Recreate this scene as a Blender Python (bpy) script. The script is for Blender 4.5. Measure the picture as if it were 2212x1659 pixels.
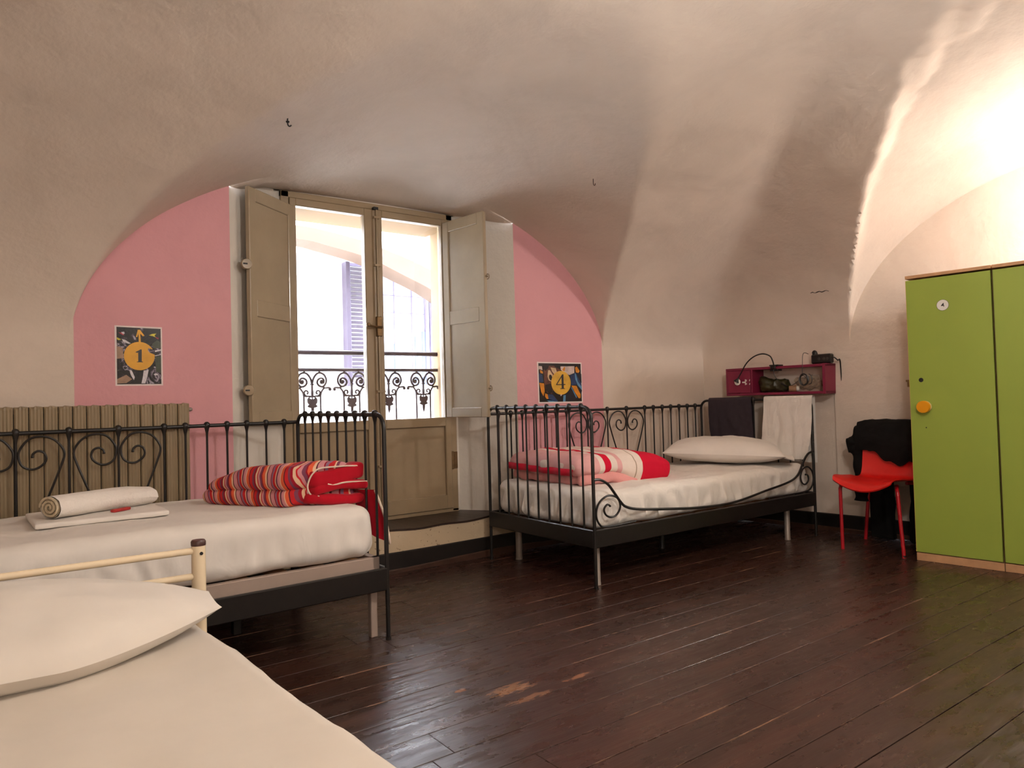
import bpy, bmesh, math, random
import numpy as np
from mathutils import Vector, Matrix, Euler, noise as mnoise

random.seed(7)
SC = bpy.context.scene
for _o in list(bpy.data.objects):
    bpy.data.objects.remove(_o, do_unlink=True)
COL = SC.collection

# ------------------------------------------------------------------ camera
def make_camera():
    yaw, pitch, roll = 0.637, 0.0255, -0.0276
    fw = Vector((math.sin(yaw)*math.cos(pitch), math.cos(yaw)*math.cos(pitch), math.sin(pitch)))
    r = Vector((math.cos(yaw), -math.sin(yaw), 0.0))
    u = r.cross(fw)
    c, s = math.cos(roll), math.sin(roll)
    r2 = r*c + u*s
    u2 = u*c - r*s
    cam = bpy.data.cameras.new('camera')
    cam.sensor_fit = 'HORIZONTAL'
    cam.sensor_width = 36.0
    cam.lens = 1554.73/2212*36.0
    cam.shift_y = -4.0/2212
    cam.clip_start = 0.02
    ob = bpy.data.objects.new('camera', cam)
    m = Matrix((r2, u2, -fw)).transposed().to_4x4()
    m.translation = Vector((-2.558, -3.72, 0.985))
    ob.matrix_world = m
    COL.objects.link(ob)
    SC.camera = ob
make_camera()

# ------------------------------------------------------------------ world, lights, exposure
W = bpy.data.worlds.new('World')
SC.world = W
W.use_nodes = True
_bg = W.node_tree.nodes['Background']
_bg.inputs['Color'].default_value = (0.80, 0.85, 1.0, 1)
_bg.inputs['Strength'].default_value = 17.0
SC.view_settings.view_transform = 'Standard'
SC.view_settings.look = 'None'
SC.view_settings.gamma = 1.0
SC.view_settings.use_curve_mapping = False
SC.view_settings.exposure = 0.78

def add_light(name, kind, loc, energy, color, size=0.1, rot=None):
    l = bpy.data.lights.new(name, kind)
    l.energy = energy
    l.color = color
    if kind == 'AREA':
        l.size = size
    else:
        l.shadow_soft_size = size
    o = bpy.data.objects.new(name, l)
    o.location = loc
    if rot: o.rotation_euler = rot
    COL.objects.link(o)
    return l, o
# bulbs of the room's own lamps, all outside the picture
add_light('wall_lamp', 'POINT', (2.08, -2.78, 1.93), 36, (1.0, 0.95, 0.92), 0.06)
add_light('room_lamp', 'POINT', (-0.80, -3.15, 2.15), 44, (1.0, 0.95, 0.90), 0.10)
add_light('far_lamp', 'POINT', (-2.90, -5.20, 1.75), 114, (1.0, 0.955, 0.91), 0.10)
# sky portal in the window opening (guides the daylight, adds none)
_pl, _po = add_light('window_portal', 'AREA', (-0.57, 0.80, 1.25), 1, (1, 1, 1), 1.3, (math.radians(-90), 0, 0))
_pl.shape = 'RECTANGLE'; _pl.size = 1.3; _pl.size_y = 2.0
_pl.cycles.is_portal = True

# ------------------------------------------------------------------ helpers
def lin(c):
    return tuple((v/12.92 if v <= 0.04045 else ((v+0.055)/1.055)**2.4) for v in (c[0]/255, c[1]/255, c[2]/255))

class MB:
    def __init__(self):
        self.v = []; self.f = []; self.m = []; self.s = []
    def add(self, verts, faces, mat=0, smooth=False, M=None):
        b = len(self.v)
        if M is not None:
            verts = [tuple(M @ Vector(p)) for p in verts]
        self.v.extend([tuple(p) for p in verts])
        for f in faces:
            self.f.append(tuple(i+b for i in f)); self.m.append(mat); self.s.append(smooth)
        return self
    def box(self, x0, x1, y0, y1, z0, z1, bev=0.0, mat=0, M=None):
        if bev <= 0:
            v = [(x0,y0,z0),(x1,y0,z0),(x1,y1,z0),(x0,y1,z0),(x0,y0,z1),(x1,y0,z1),(x1,y1,z1),(x0,y1,z1)]
            f = [(0,3,2,1),(4,5,6,7),(0,1,5,4),(1,2,6,5),(2,3,7,6),(3,0,4,7)]
            return self.add(v, f, mat, False, M)
        X = (x0, x1); Y = (y0, y1); Z = (z0, z1)
        b = min(bev, (x1-x0)*.49, (y1-y0)*.49, (z1-z0)*.49)
        v = []; idx = {}
        for i in (0,1):
            for j in (0,1):
                for k in (0,1):
                    sx, sy, sz = 1-2*i, 1-2*j, 1-2*k
                    for a in range(3):
                        p = [X[i]+sx*b, Y[j]+sy*b, Z[k]+sz*b]
                        p[a] = (X[i], Y[j], Z[k])[a]
                        idx[(i,j,k,a)] = len(v); v.append(tuple(p))
        f = []
        for i in (0,1):
            q = [idx[(i,0,0,0)], idx[(i,1,0,0)], idx[(i,1,1,0)], idx[(i,0,1,0)]]
            f.append(q if i else q[::-1])
            q = [idx[(0,i,0,1)], idx[(0,i,1,1)], idx[(1,i,1,1)], idx[(1,i,0,1)]]
            f.append(q if i else q[::-1])
            q = [idx[(0,0,i,2)], idx[(1,0,i,2)], idx[(1,1,i,2)], idx[(0,1,i,2)]]
            f.append(q if i else q[::-1])
        for i in (0,1):
            for j in (0,1):
                q = [idx[(i,j,0,0)], idx[(i,j,1,0)], idx[(i,j,1,1)], idx[(i,j,0,1)]]
                f.append(q if i != j else q[::-1])
                q = [idx[(i,0,j,0)], idx[(i,1,j,0)], idx[(i,1,j,2)], idx[(i,0,j,2)]]
                f.append(q if i == j else q[::-1])
                q = [idx[(0,i,j,1)], idx[(1,i,j,1)], idx[(1,i,j,2)], idx[(0,i,j,2)]]
                f.append(q if i != j else q[::-1])
                for k in (0,1):
                    t = [idx[(i,j,k,0)], idx[(i,j,k,1)], idx[(i,j,k,2)]]
                    f.append(t if (i+j+k) % 2 else t[::-1])
        return self.add(v, f, mat, False, M)
    def tube(self, pts, r, n=8, mat=0, closed=False, M=None, caps=True):
        P = [Vector(p) for p in pts]
        N = len(P)
        rad = r if isinstance(r, (list, tuple)) else [r]*N
        T = []
        for i in range(N):
            if closed:
                t = P[(i+1) % N]-P[i-1]
            else:
                t = P[min(i+1, N-1)]-P[max(i-1, 0)]
            T.append(t.normalized() if t.length > 1e-9 else Vector((0,0,1)))
        up = Vector((0,0,1)) if abs(T[0].z) < .9 else Vector((1,0,0))
        a = T[0].cross(up).normalized()
        v = []; f = []
        for i in range(N):
            a = (a - T[i]*a.dot(T[i])).normalized()
            b = T[i].cross(a)
            for k in range(n):
                w = 2*math.pi*k/n
                v.append(P[i]+a*(math.cos(w)*rad[i])+b*(math.sin(w)*rad[i]))
        for i in range(N if closed else N-1):
            j = (i+1) % N
            for k in range(n):
                l = (k+1) % n
                f.append((i*n+k, i*n+l, j*n+l, j*n+k))
        if not closed and caps:
            f.append(tuple(range(n))[::-1]); f.append(tuple((N-1)*n+k for k in range(n)))
        return self.add(v, f, mat, True, M)
    def lathe(self, prof, n=16, mat=0, M=None, caps=True):
        v = []; f = []
        for (r, z) in prof:
            for k in range(n):
                w = 2*math.pi*k/n
                v.append((r*math.cos(w), r*math.sin(w), z))
        N = len(prof)
        for i in range(N-1):
            for k in range(n):
                l = (k+1) % n
                f.append((i*n+k, i*n+l, (i+1)*n+l, (i+1)*n+k))
        if caps:
            f.append(tuple(range(n))[::-1]); f.append(tuple((N-1)*n+k for k in range(n)))
        return self.add(v, f, mat, True, M)
    def grid(self, fn, nu, nv, mat=0, M=None, cu=False, flip=False):
        v = [fn(i/nu, j/nv) for j in range(nv+1) for i in range(nu+(0 if cu else 1))]
        w = nu if cu else nu+1
        f = []
        for j in range(nv):
            for i in range(nu):
                i2 = (i+1) % w
                q = (j*w+i, j*w+i2, (j+1)*w+i2, (j+1)*w+i)
                f.append(q[::-1] if flip else q)
        return self.add(v, f, mat, True, M)
    def prism(self, poly, t0, t1, mat=0, M=None):
        """polygon in local xy, extruded along z from t0 to t1"""
        n = len(poly)
        v = [(x, y, t0) for x, y in poly]+[(x, y, t1) for x, y in poly]
        f = [tuple(range(n))[::-1], tuple(range(n, 2*n))]
        for i in range(n):
            j = (i+1) % n
            f.append((i, j, n+j, n+i))
        return self.add(v, f, mat, False, M)
    def soft(self, x0, x1, y0, y1, z0, z1, r, n, mat=0, disp=None, M=None):
        """rounded box of subdivided faces; disp(p, nrm) -> offset vector"""
        nx, ny, nz = n
        key = {}; v = []; f = []
        lo = Vector((x0+r, y0+r, z0+r)); hi = Vector((x1-r, y1-r, z1-r))
        for a in range(3):
            if lo[a] > hi[a]: lo[a] = hi[a] = (lo[a]+hi[a])/2
        def rnd(t):  # denser near both ends
            return 0.5-0.5*math.cos(math.pi*t)*(0.55+0.45*abs(math.cos(math.pi*t)))
        def put(p):
            k = (round(p[0], 5), round(p[1], 5), round(p[2], 5))
            if k in key: return key[k]
            P = Vector(p)
            q = Vector([min(max(P[a], lo[a]), hi[a]) for a in range(3)])
            d = P-q
            if d.length > 1e-9:
                d.normalize(); P = q+d*r
            else:
                d = Vector((0,0,1))
            if disp: P = P+disp(P, d)
            key[k] = len(v); v.append(tuple(P)); return key[k]
        def face(fn, na, nb, flip):
            g = [[put(fn(rnd(i/na), rnd(j/nb))) for i in range(na+1)] for j in range(nb+1)]
            for j in range(nb):
                for i in range(na):
                    q = (g[j][i], g[j][i+1], g[j+1][i+1], g[j+1][i])
                    f.append(q[::-1] if flip else q)
        L = lambda a, b, t: a+(b-a)*t
        face(lambda s, t: (L(x0,x1,s), L(y0,y1,t), z1), nx, ny, False)
        face(lambda s, t: (L(x0,x1,s), L(y0,y1,t), z0), nx, ny, True)
        face(lambda s, t: (L(x0,x1,s), y0, L(z0,z1,t)), nx, nz, False)
        face(lambda s, t: (L(x0,x1,s), y1, L(z0,z1,t)), nx, nz, True)
        face(lambda s, t: (x1, L(y0,y1,s), L(z0,z1,t)), ny, nz, False)
        face(lambda s, t: (x0, L(y0,y1,s), L(z0,z1,t)), ny, nz, True)
        return self.add(v, f, mat, True, M)
    def mesh(self, name, mats, sharp=40):
        me = bpy.data.meshes.new(name)
        me.from_pydata([tuple(p) for p in self.v], [], self.f)
        for m in (mats if isinstance(mats, (list, tuple)) else [mats]):
            me.materials.append(m)
        me.polygons.foreach_set('material_index', self.m)
        me.polygons.foreach_set('use_smooth', self.s)
        me.update()
        if sharp and any(self.s):
            me.set_sharp_from_angle(angle=math.radians(sharp))
        return me
    def build(self, name, mats, parent=None, sharp=40, **props):
        return link(name, self.mesh(name, mats, sharp), parent, **props)

def link(name, data, parent=None, **props):
    o = bpy.data.objects.new(name, data)
    COL.objects.link(o)
    if parent is not None: o.parent = parent
    for k, v in props.items(): o[k] = v
    return o
def thing(name, label, cat, loc=(0,0,0), rz=0.0, group=None):
    o = bpy.data.objects.new(name, None)
    o.empty_display_size = 0.1
    o.location = loc; o.rotation_euler = (0, 0, rz)
    COL.objects.link(o)
    o['label'] = label; o['category'] = cat
    if group: o['group'] = group
    return o
def tag(o, label, cat, group=None):
    o['label'] = label; o['category'] = cat
    if group: o['group'] = group
    return o
def copy_obj(o, parent):
    c = o.copy(); COL.objects.link(c); c.parent = parent
    return c
def copy_kids(src, dst):
    for ch in list(src.children):
        c = copy_obj(ch, dst)
        for g in list(ch.children):
            copy_obj(g, c)
def smoothpath(pts, n=6):
    """Catmull-Rom through the points"""
    P = [Vector(p) for p in pts]; out = []
    for i in range(len(P)-1):
        p0 = P[max(i-1, 0)]; p1 = P[i]; p2 = P[i+1]; p3 = P[min(i+2, len(P)-1)]
        for k in range(n):
            t = k/n
            out.append(0.5*((2*p1)+(p2-p0)*t+(2*p0-5*p1+4*p2-p3)*t*t+(3*p1-p0-3*p2+p3)*t**3))
    out.append(P[-1])
    return out
def disc(r, n=24, cx=0, cy=0, ry=None):
    ry = ry or r
    return [(cx+r*math.cos(2*math.pi*i/n), cy+ry*math.sin(2*math.pi*i/n)) for i in range(n)]
def wall_frame(x, y, z, ang=0.0):
    """local x along the wall, local y up, local z out of a wall that faces -Y (turned by ang about Z)"""
    return Matrix.Translation((x, y, z)) @ Matrix.Rotation(ang, 4, 'Z') @ Matrix(((1,0,0,0),(0,0,-1,0),(0,1,0,0),(0,0,0,1)))
def fbm(p, o=3):
    return mnoise.fractal(Vector(p), 1.0, 2.0, o)

# ------------------------------------------------------------------ materials
def new_mat(name):
    m = bpy.data.materials.new(name); m.use_nodes = True
    nt = m.node_tree; b = nt.nodes['Principled BSDF']
    return m, nt, b
class NT:
    """small wrapper for node wiring"""
    def __init__(self, nt): self.nt = nt
    def n(self, t, **kw):
        x = self.nt.nodes.new(t)
        for k, v in kw.items(): setattr(x, k, v)
        return x
    def lk(self, a, b): self.nt.links.new(a, b)
    def noise(self, vec, scale, detail=4, rough=0.6, dist=0.0):
        x = self.n('ShaderNodeTexNoise')
        x.inputs['Scale'].default_value = scale; x.inputs['Detail'].default_value = detail
        x.inputs['Roughness'].default_value = rough; x.inputs['Distortion'].default_value = dist
        if vec is not None: self.lk(vec, x.inputs['Vector'])
        return x.outputs['Fac']
    def ramp(self, fac, stops, mode='LINEAR'):
        x = self.n('ShaderNodeValToRGB'); cr = x.color_ramp; cr.interpolation = mode
        while len(cr.elements) > 1: cr.elements.remove(cr.elements[-1])
        for i, (p, c) in enumerate(stops):
            e = cr.elements[0] if i == 0 else cr.elements.new(p)
            e.position = p; e.color = (*c, 1) if len(c) == 3 else c
        self.lk(fac, x.inputs['Fac'])
        return x.outputs['Color']
    def math(self, op, a, b=None, c=None):
        x = self.n('ShaderNodeMath', operation=op)
        for i, v in enumerate((a, b, c)):
            if v is None: continue
            if isinstance(v, (int, float)): x.inputs[i].default_value = v
            else: self.lk(v, x.inputs[i])
        return x.outputs[0]
    def mix(self, fac, a, b):
        x = self.n('ShaderNodeMix', data_type='RGBA')
        for s, v in ((x.inputs[0], fac), (x.inputs[6], a), (x.inputs[7], b)):
            if isinstance(v, (int, float)): s.default_value = v
            elif isinstance(v, tuple): s.default_value = (*v, 1) if len(v) == 3 else v
            else: self.lk(v, s)
        return x.outputs[2]
    def bump(self, h, strength, dist=0.01):
        x = self.n('ShaderNodeBump'); x.inputs['Strength'].default_value = strength; x.inputs['Distance'].default_value = dist
        self.lk(h, x.inputs['Height']); return x.outputs['Normal']
    def scaled(self, vec, s, rot=None):
        x = self.n('ShaderNodeMapping'); x.inputs['Scale'].default_value = s
        if rot: x.inputs['Rotation'].default_value = rot
        self.lk(vec, x.inputs['Vector']); return x.outputs[0]

def simple(name, rgb, rough=0.5, metal=0.0, var=0.06, vscale=8.0, bump=0.0, bscale=40.0, spec=0.5, sheen=0.0, coat=0.0):
    m, nt, b = new_mat(name); t = NT(nt)
    tc = t.n('ShaderNodeTexCoord').outputs['Object']
    c = lin(rgb)
    f = t.noise(tc, vscale)
    lo = tuple(max(0, v*(1-var)) for v in c); hi = tuple(min(1, v*(1+var)) for v in c)
    t.lk(t.ramp(f, [(0.3, lo), (0.7, hi)]), b.inputs['Base Color'])
    b.inputs['Roughness'].default_value = rough; b.inputs['Metallic'].default_value = metal
    b.inputs['Specular IOR Level'].default_value = spec
    if coat: b.inputs['Coat Weight'].default_value = coat; b.inputs['Coat Roughness'].default_value = 0.15
    if sheen: b.inputs['Sheen Weight'].default_value = sheen
    if bump:
        t.lk(t.bump(t.noise(tc, bscale, 3), bump, 0.004), b.inputs['Normal'])
    return m

def plaster(name, rgb, var=0.10, spots=None, spotcol=None, dirt=0.0):
    m, nt, b = new_mat(name); t = NT(nt)
    g = t.n('ShaderNodeNewGeometry').outputs['Position']
    c = lin(rgb)
    f = t.noise(g, 1.6, 6, 0.62, 0.6)
    col = t.ramp(f, [(0.28, tuple(v*(1-var) for v in c)), (0.5, c), (0.75, tuple(min(1, v*(1+var*.7)) for v in c))])
    f2 = t.noise(t.scaled(g, (1, 1, 1.6)), 14, 4, 0.7)
    col = t.mix(t.math('MULTIPLY', t.ramp(f2, [(0.62, (0,0,0)), (0.78, (1,1,1))]), 0.18), col, tuple(v*0.78 for v in c))
    if dirt:
        f3 = t.noise(g, 45, 2, 0.5)
        col = t.mix(t.math('MULTIPLY', t.ramp(f3, [(0.66, (0,0,0)), (0.72, (1,1,1))]), dirt), col, lin((95, 70, 52)))
    if spots:
        n = t.noise(g, 60, 3, 0.7)
        for (x, y, z, r) in spots:
            d = t.n('ShaderNodeVectorMath', operation='DISTANCE')
            t.lk(g, d.inputs[0]); d.inputs[1].default_value = (x, y, z)
            k = t.math('ADD', t.math('DIVIDE', d.outputs['Value'], r), t.math('MULTIPLY', n, 2.4))
            k = t.ramp(k, [(0.0, (1,1,1)), (0.98, (1,1,1)), (1.0, (0,0,0))])
            col = t.mix(t.math('MULTIPLY', k, 0.55), col, spotcol)
    t.lk(col, b.inputs['Base Color'])
    b.inputs['Roughness'].default_value = 0.85; b.inputs['Specular IOR Level'].default_value = 0.2
    h1 = t.noise(g, 5, 4, 0.55); h2 = t.noise(g, 55, 4, 0.6)
    h = t.math('ADD', t.math('MULTIPLY', h1, 1.0), t.math('MULTIPLY', h2, 0.12))
    t.lk(t.bump(h, 0.35, 0.03), b.inputs['Normal'])
    return m

PLASTER = plaster('plaster_cream', (214, 199, 184))
PLASTERW = plaster('plaster_white', (218, 210, 198), 0.06)
PLASTERD = plaster('plaster_riser', (200, 180, 150), 0.10, dirt=0.7)
PINK = plaster('plaster_pink', (215, 158, 162), 0.07,
               spots=[(-1.79, .1, 1.50, .035), (-1.77, .1, 1.23, .016), (-1.79, .1, 1.19, .010), (-1.98, .1, 1.55, .014), (-1.78, .1, 1.69, .008)],
               spotcol=lin((150, 50, 70)))
PAINT = simple('paint_taupe', (152, 132, 104), 0.34, var=0.10, vscale=5, bump=0.10, bscale=25)
PAINTR = simple('paint_radiator', (140, 122, 94), 0.38, var=0.08, vscale=4, bump=0.06, bscale=30)
PAINTS = simple('paint_shutter', (160, 143, 118), 0.19, var=0.08, vscale=4, bump=0.12, bscale=22)
BRASS = simple('metal_old_brass', (120, 95, 65), 0.4, 0.8, var=0.2, vscale=40)
IRON = simple('iron_black', (26, 23, 21), 0.36, 0.0, var=0.25, vscale=30, bump=0.05, bscale=90)
STEEL = simple('steel_grey', (150, 138, 128), 0.42, 0.3, var=0.1)
BASEGREY = simple('base_grey_metal', (168, 150, 138), 0.45, 0.2, var=0.06)
CREAM = simple('enamel_cream', (228, 210, 178), 0.25, var=0.05, bump=0.04, bscale=30)
BROWNCAP = simple('plastic_brown', (72, 46, 40), 0.4)
BASEB = simple('skirting_black', (24, 19, 16), 0.45, var=0.3, vscale=6, bump=0.2, bscale=25)
SHOEB = simple('skirting_brown', (66, 42, 30), 0.5, var=0.3, vscale=10, bump=0.2, bscale=25)
SILLW = simple('sill_wood_dark', (52, 38, 30), 0.4, var=0.25, vscale=7, bump=0.15, bscale=20)
GREEN = simple('laminate_green', (150, 168, 68), 0.42, var=0.03, vscale=3, bump=0.02, bscale=120)
BEECH = simple('wood_beech', (196, 150, 108), 0.5, var=0.12, vscale=14)
BEECHE = simple('wood_edge', (214, 176, 96), 0.5, var=0.08)
ORANGE = simple('plastic_orange', (240, 158, 10), 0.35)
BONE = simple('plastic_bone', (232, 208, 170), 0.4)
DARK = simple('dark_hole', (16, 14, 12), 0.6)
REDP = simple('plastic_red', (214, 30, 24), 0.32, var=0.04)
REDM = simple('metal_red', (176, 22, 34), 0.3, var=0.05, coat=0.3)
COATB = simple('cloth_black', (17, 15, 14), 0.9, var=0.2, vscale=20, bump=0.3, bscale=60, spec=0.2)
NAVY = simple('cloth_charcoal', (58, 50, 56), 0.9, var=0.08, vscale=30, bump=0.2, bscale=150, spec=0.2)
BURG = simple('paint_burgundy', (126, 30, 60), 0.42, var=0.06)
BLACKP = simple('plastic_black', (18, 17, 16), 0.35)
WHITEP = simple('plastic_white', (226, 222, 214), 0.35)
PAPER = simple('paper_white', (228, 214, 210), 0.6, var=0.03)
YELLOW = simple('print_yellow', (222, 160, 14), 0.4, var=0.12, vscale=12)
INK = simple('print_ink', (30, 24, 26), 0.4)
REDX = simple('packet_red', (172, 44, 40), 0.5, var=0.2, vscale=60)

def cloth(name, rgb, var=0.04, bump=0.25, scale=9.0, fine=0.0):
    m, nt, b = new_mat(name); t = NT(nt)
    tc = t.n('ShaderNodeTexCoord').outputs['Object']
    c = lin(rgb)
    f = t.noise(tc, 5)
    t.lk(t.ramp(f, [(0.3, tuple(v*(1-var) for v in c)), (0.7, tuple(min(1, v*(1+var)) for v in c))]), b.inputs['Base Color'])
    b.inputs['Roughness'].default_value = 0.88; b.inputs['Specular IOR Level'].default_value = 0.25
    b.inputs['Sheen Weight'].default_value = 0.1
    h = t.math('ADD', t.noise(t.scaled(tc, (1, 1, 0.6)), scale, 3, 0.5, 0.8), t.math('MULTIPLY', t.noise(tc, 600, 2), 0.03))
    t.lk(t.bump(h, bump, 0.02), b.inputs['Normal'])
    return m
SHEET = cloth('cotton_sheet', (228, 221, 212))
SHEETB = cloth('cotton_sheet_creased', (228, 221, 212), bump=0.5, scale=13)
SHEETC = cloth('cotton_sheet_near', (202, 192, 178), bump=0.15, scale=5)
PILLOWM = cloth('cotton_pillow', (228, 221, 212), bump=0.25, scale=7)
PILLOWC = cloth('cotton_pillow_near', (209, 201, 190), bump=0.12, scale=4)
TOWELM = cloth('terry_white', (234, 227, 218), bump=0.22, scale=90)
TOWELE = cloth('terry_end', (214, 196, 166), bump=0.5, scale=90)
LINING = cloth('cotton_crimson', (176, 4, 30), bump=0.3, scale=9)
PIPING = cloth('cotton_piping', (226, 206, 186), bump=0.1)

def stripes(name, cols, freq, axis=0, warp=0.03, wscale=4.0, skew=0.0, skewz=0.0, bump=0.3, off=0.0):
    m, nt, b = new_mat(name); t = NT(nt)
    tc = t.n('ShaderNodeTexCoord').outputs['Object']
    sp = t.n('ShaderNodeSeparateXYZ'); t.lk(tc, sp.inputs[0])
    a = sp.outputs[axis]; o = sp.outputs[1-axis]
    w = t.math('MULTIPLY', t.math('SUBTRACT', t.noise(tc, wscale, 3), 0.5), warp*2)
    v = t.math('ADD', t.math('ADD', a, w), t.math('ADD', t.math('MULTIPLY', o, skew), t.math('MULTIPLY', sp.outputs[2], skewz)))
    v = t.math('FRACT', t.math('ADD', t.math('MULTIPLY', v, freq), off))
    stops = []; tot = sum(wd for wd, _ in cols); acc = 0.0
    for wd, c in cols:
        stops.append((acc/tot, lin(c))); acc += wd
    col = t.ramp(v, stops, 'CONSTANT')
    t.lk(col, b.inputs['Base Color'])
    b.inputs['Roughness'].default_value = 0.88; b.inputs['Specular IOR Level'].default_value = 0.2
    h = t.noise(tc, 9, 3, 0.5, 0.8)
    t.lk(t.bump(h, bump, 0.02), b.inputs['Normal'])
    return m
_R = (196, 40, 44); _O = (222, 96, 62); _M = (120, 64, 84); _P = (204, 138, 142); _C = (226, 186, 152); _K = (92, 40, 52); _V = (140, 104, 128); _D = (150, 24, 40)
STRIPA = stripes('cotton_striped_red', [(3,_R),(1,_K),(3,_O),(1,_C),(3,_P),(2,_M),(1,_C),(3,_R),(2,_V),(1,_D),(4,_P),(1,_K),(2,_C),(3,_O),(1,_D),(2,_M),(2,_P),(1,_R),(2,_C),(2,_D),(2,_M)], 4.2, 1, 0.016, 5.0, skew=-0.75, skewz=-0.30, bump=0.35)
_w = (230, 214, 202); _p = (222, 168, 166); _h = (206, 20, 52); _q = (226, 196, 186)
# ------------------------------------------------------------------ room shell
XW, XE, YN, YS = -3.55, 2.2385, 0.10, -5.50     # the side walls lean: x = xe - 0.068*y
SK = 0.068
ZS, ZC = 1.35, 2.65
JL0, JL1, JR0, JR1, YR = -1.516, -1.15, 0.31, 0.01, 0.42   # window recess

def hump(d, D, n, zs=ZS, zc=ZC):
    u = np.clip((D-d)/D, 0, 1)
    return zs+(zc-zs)*np.maximum(1-u**n, 0)**(1/n)
def lun(u, dist, base=1.27, h=1.05, s=0.1):
    r = np.sqrt(np.maximum(1-u*u, 0))
    return np.where(np.abs(u) < 1, base+h*r+s*dist, base-1.0)
def lun_n(x, y): return lun((x+0.56)/1.67, np.maximum(YN-y, 0))-2.0*np.maximum(-2.6-y, 0)
def lun_e(xe, y): return lun((y+2.62)/1.52, XE-xe, 1.29, 1.04, 0.12)-2.0*np.maximum(-0.1-xe, 0)
def smax(a, b, k):
    h = np.maximum(k-np.abs(a-b), 0)/k
    return np.maximum(a, b)+h*h*k*0.25
def wob(x, y):
    return (0.5*np.sin(2.1*x+1.3*y+.4)*np.sin(1.7*y-.9*x+1.1)+0.3*np.sin(5.3*x-3.1*y)*np.sin(4.3*y+2.2*x+.7)
            + 0.2*np.sin(11*x+7*y+1.9)*np.sin(9*y-8*x))
def rough(x, y):
    return (np.sin(19*y+13*x)+np.sin(33*y-17*x+1.2)+.6*np.sin(57*y+29*x+2.2))/2.6
def ceil_z(xe, y):
    x = xe-SK*y
    zn = np.minimum(hump(YN-y, 2.8, 1.6), hump(y-YS, 2.8, 1.6))
    ze = np.minimum(hump((XE-xe)+.03*np.clip((XE-xe)/.22, 0, 1), 2.4, 1.75, 1.30, 2.60), hump(xe-XW, 2.7, 1.75, 1.33, 2.62))
    k = 0.03+0.22*np.clip((2.30-np.minimum(zn, ze))/0.5, 0, 1)
    main = -smax(-zn, -ze, k)
    main = main+0.010*wob(x, y)
    ln = lun_n(x, y)+0.006*wob(x*1.3+2, y)
    z = smax(main, ln, np.where(x < -0.56, 0.03, 0.02))
    # the bay by the wardrobes springs from a rough raised arris
    d = lun_e(xe, y)-z
    dr = d+0.010*rough(x, y)
    lip = np.clip((XE-.02-xe)/0.35, 0, 1)*0.09
    z = z+np.maximum(d, 0)+np.clip(dr/0.05, 0, 1)*lip
    return z

def nodes(a, b, specials, lo=0.005, hi=0.022):
    t = a; out = [a]
    while t < b:
        dd = min([abs(t-s) for s in specials] or [9])
        t += min(hi, max(lo, 0.16*dd+lo*.5)); out.append(min(t, b))
    return np.array(sorted(set(out)))

def ceiling():
    gx = nodes(XW, XE, [XW, -2.23, 1.11, XE-.02, XE])
    gy = nodes(YS, YN, [YS, YN, YN-.02, -1.10, -4.14])
    X, Y = np.meshgrid(gx, gy)
    Z = ceil_z(X, Y)
    V = np.stack([X-SK*Y, Y, Z], -1).reshape(-1, 3)
    nx, ny = len(gx), len(gy)
    i = np.arange(nx-1); j = np.arange(ny-1)
    I, J = np.meshgrid(i, j)
    a = (J*nx+I).ravel()
    F = np.stack([a, a+nx, a+nx+1, a+1], -1)
    # soffit of the window recess carries the lunette on to the window head
    ns, nt_ = 14, 60
    sv = []
    for s in np.linspace(0, 1, ns+1):
        y = YN+(YR+.03-YN)*s
        xl = JL0+(JL1-JL0)*s-0.004; xr = JR0+(JR1-JR0)*s+0.004
        for t in np.linspace(0, 1, nt_+1):
            xf = JL0+(JR0-JL0)*t
            zf = float(lun_n(np.array(xf), np.array(YN)))+0.006*float(wob(np.array(xf*1.3+2), np.array(YN)))
            e = s*s*(3-2*s)
            sv.append((xl+(xr-xl)*t, y, zf*(1-e)+2.252*e))
    b = len(V)
    sf = []
    for q in range(ns):
        for t in range(nt_):
            k = b+q*(nt_+1)+t
            sf.append((k, k+1, k+nt_+2, k+nt_+1))
    V = np.concatenate([V, np.array(sv)]); F = np.concatenate([F, np.array(sf)])
    me = bpy.data.meshes.new('ceiling')
    me.vertices.add(len(V)); me.vertices.foreach_set('co', V.astype(np.float32).ravel())
    me.loops.add(len(F)*4); me.loops.foreach_set('vertex_index', F.astype(np.int32).ravel())
    me.polygons.add(len(F)); me.polygons.foreach_set('loop_start', np.arange(0, len(F)*4, 4, dtype=np.int32))
    me.polygons.foreach_set('use_smooth', np.ones(len(F), dtype=bool))
    me.materials.append(PLASTER); me.update(calc_edges=True); me.validate()
    me.set_sharp_from_angle(angle=math.radians(50))
    link('ceiling', me, None, kind='structure', label='cream plastered vault with lunettes over the window and the wardrobes')
ceiling()

def strip_wall(mb, pts, mat, z0=0.0, over=0.03):
    """pts: list of (x, y, ztop); vertical strip facing the room"""
    v = []; f = []
    for (x, y, z) in pts: v += [(x, y, z0), (x, y, z+over)]
    for i in range(len(pts)-1): f.append((2*i, 2*i+2, 2*i+3, 2*i+1))
    mb.add(v, f, mat, False)

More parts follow.
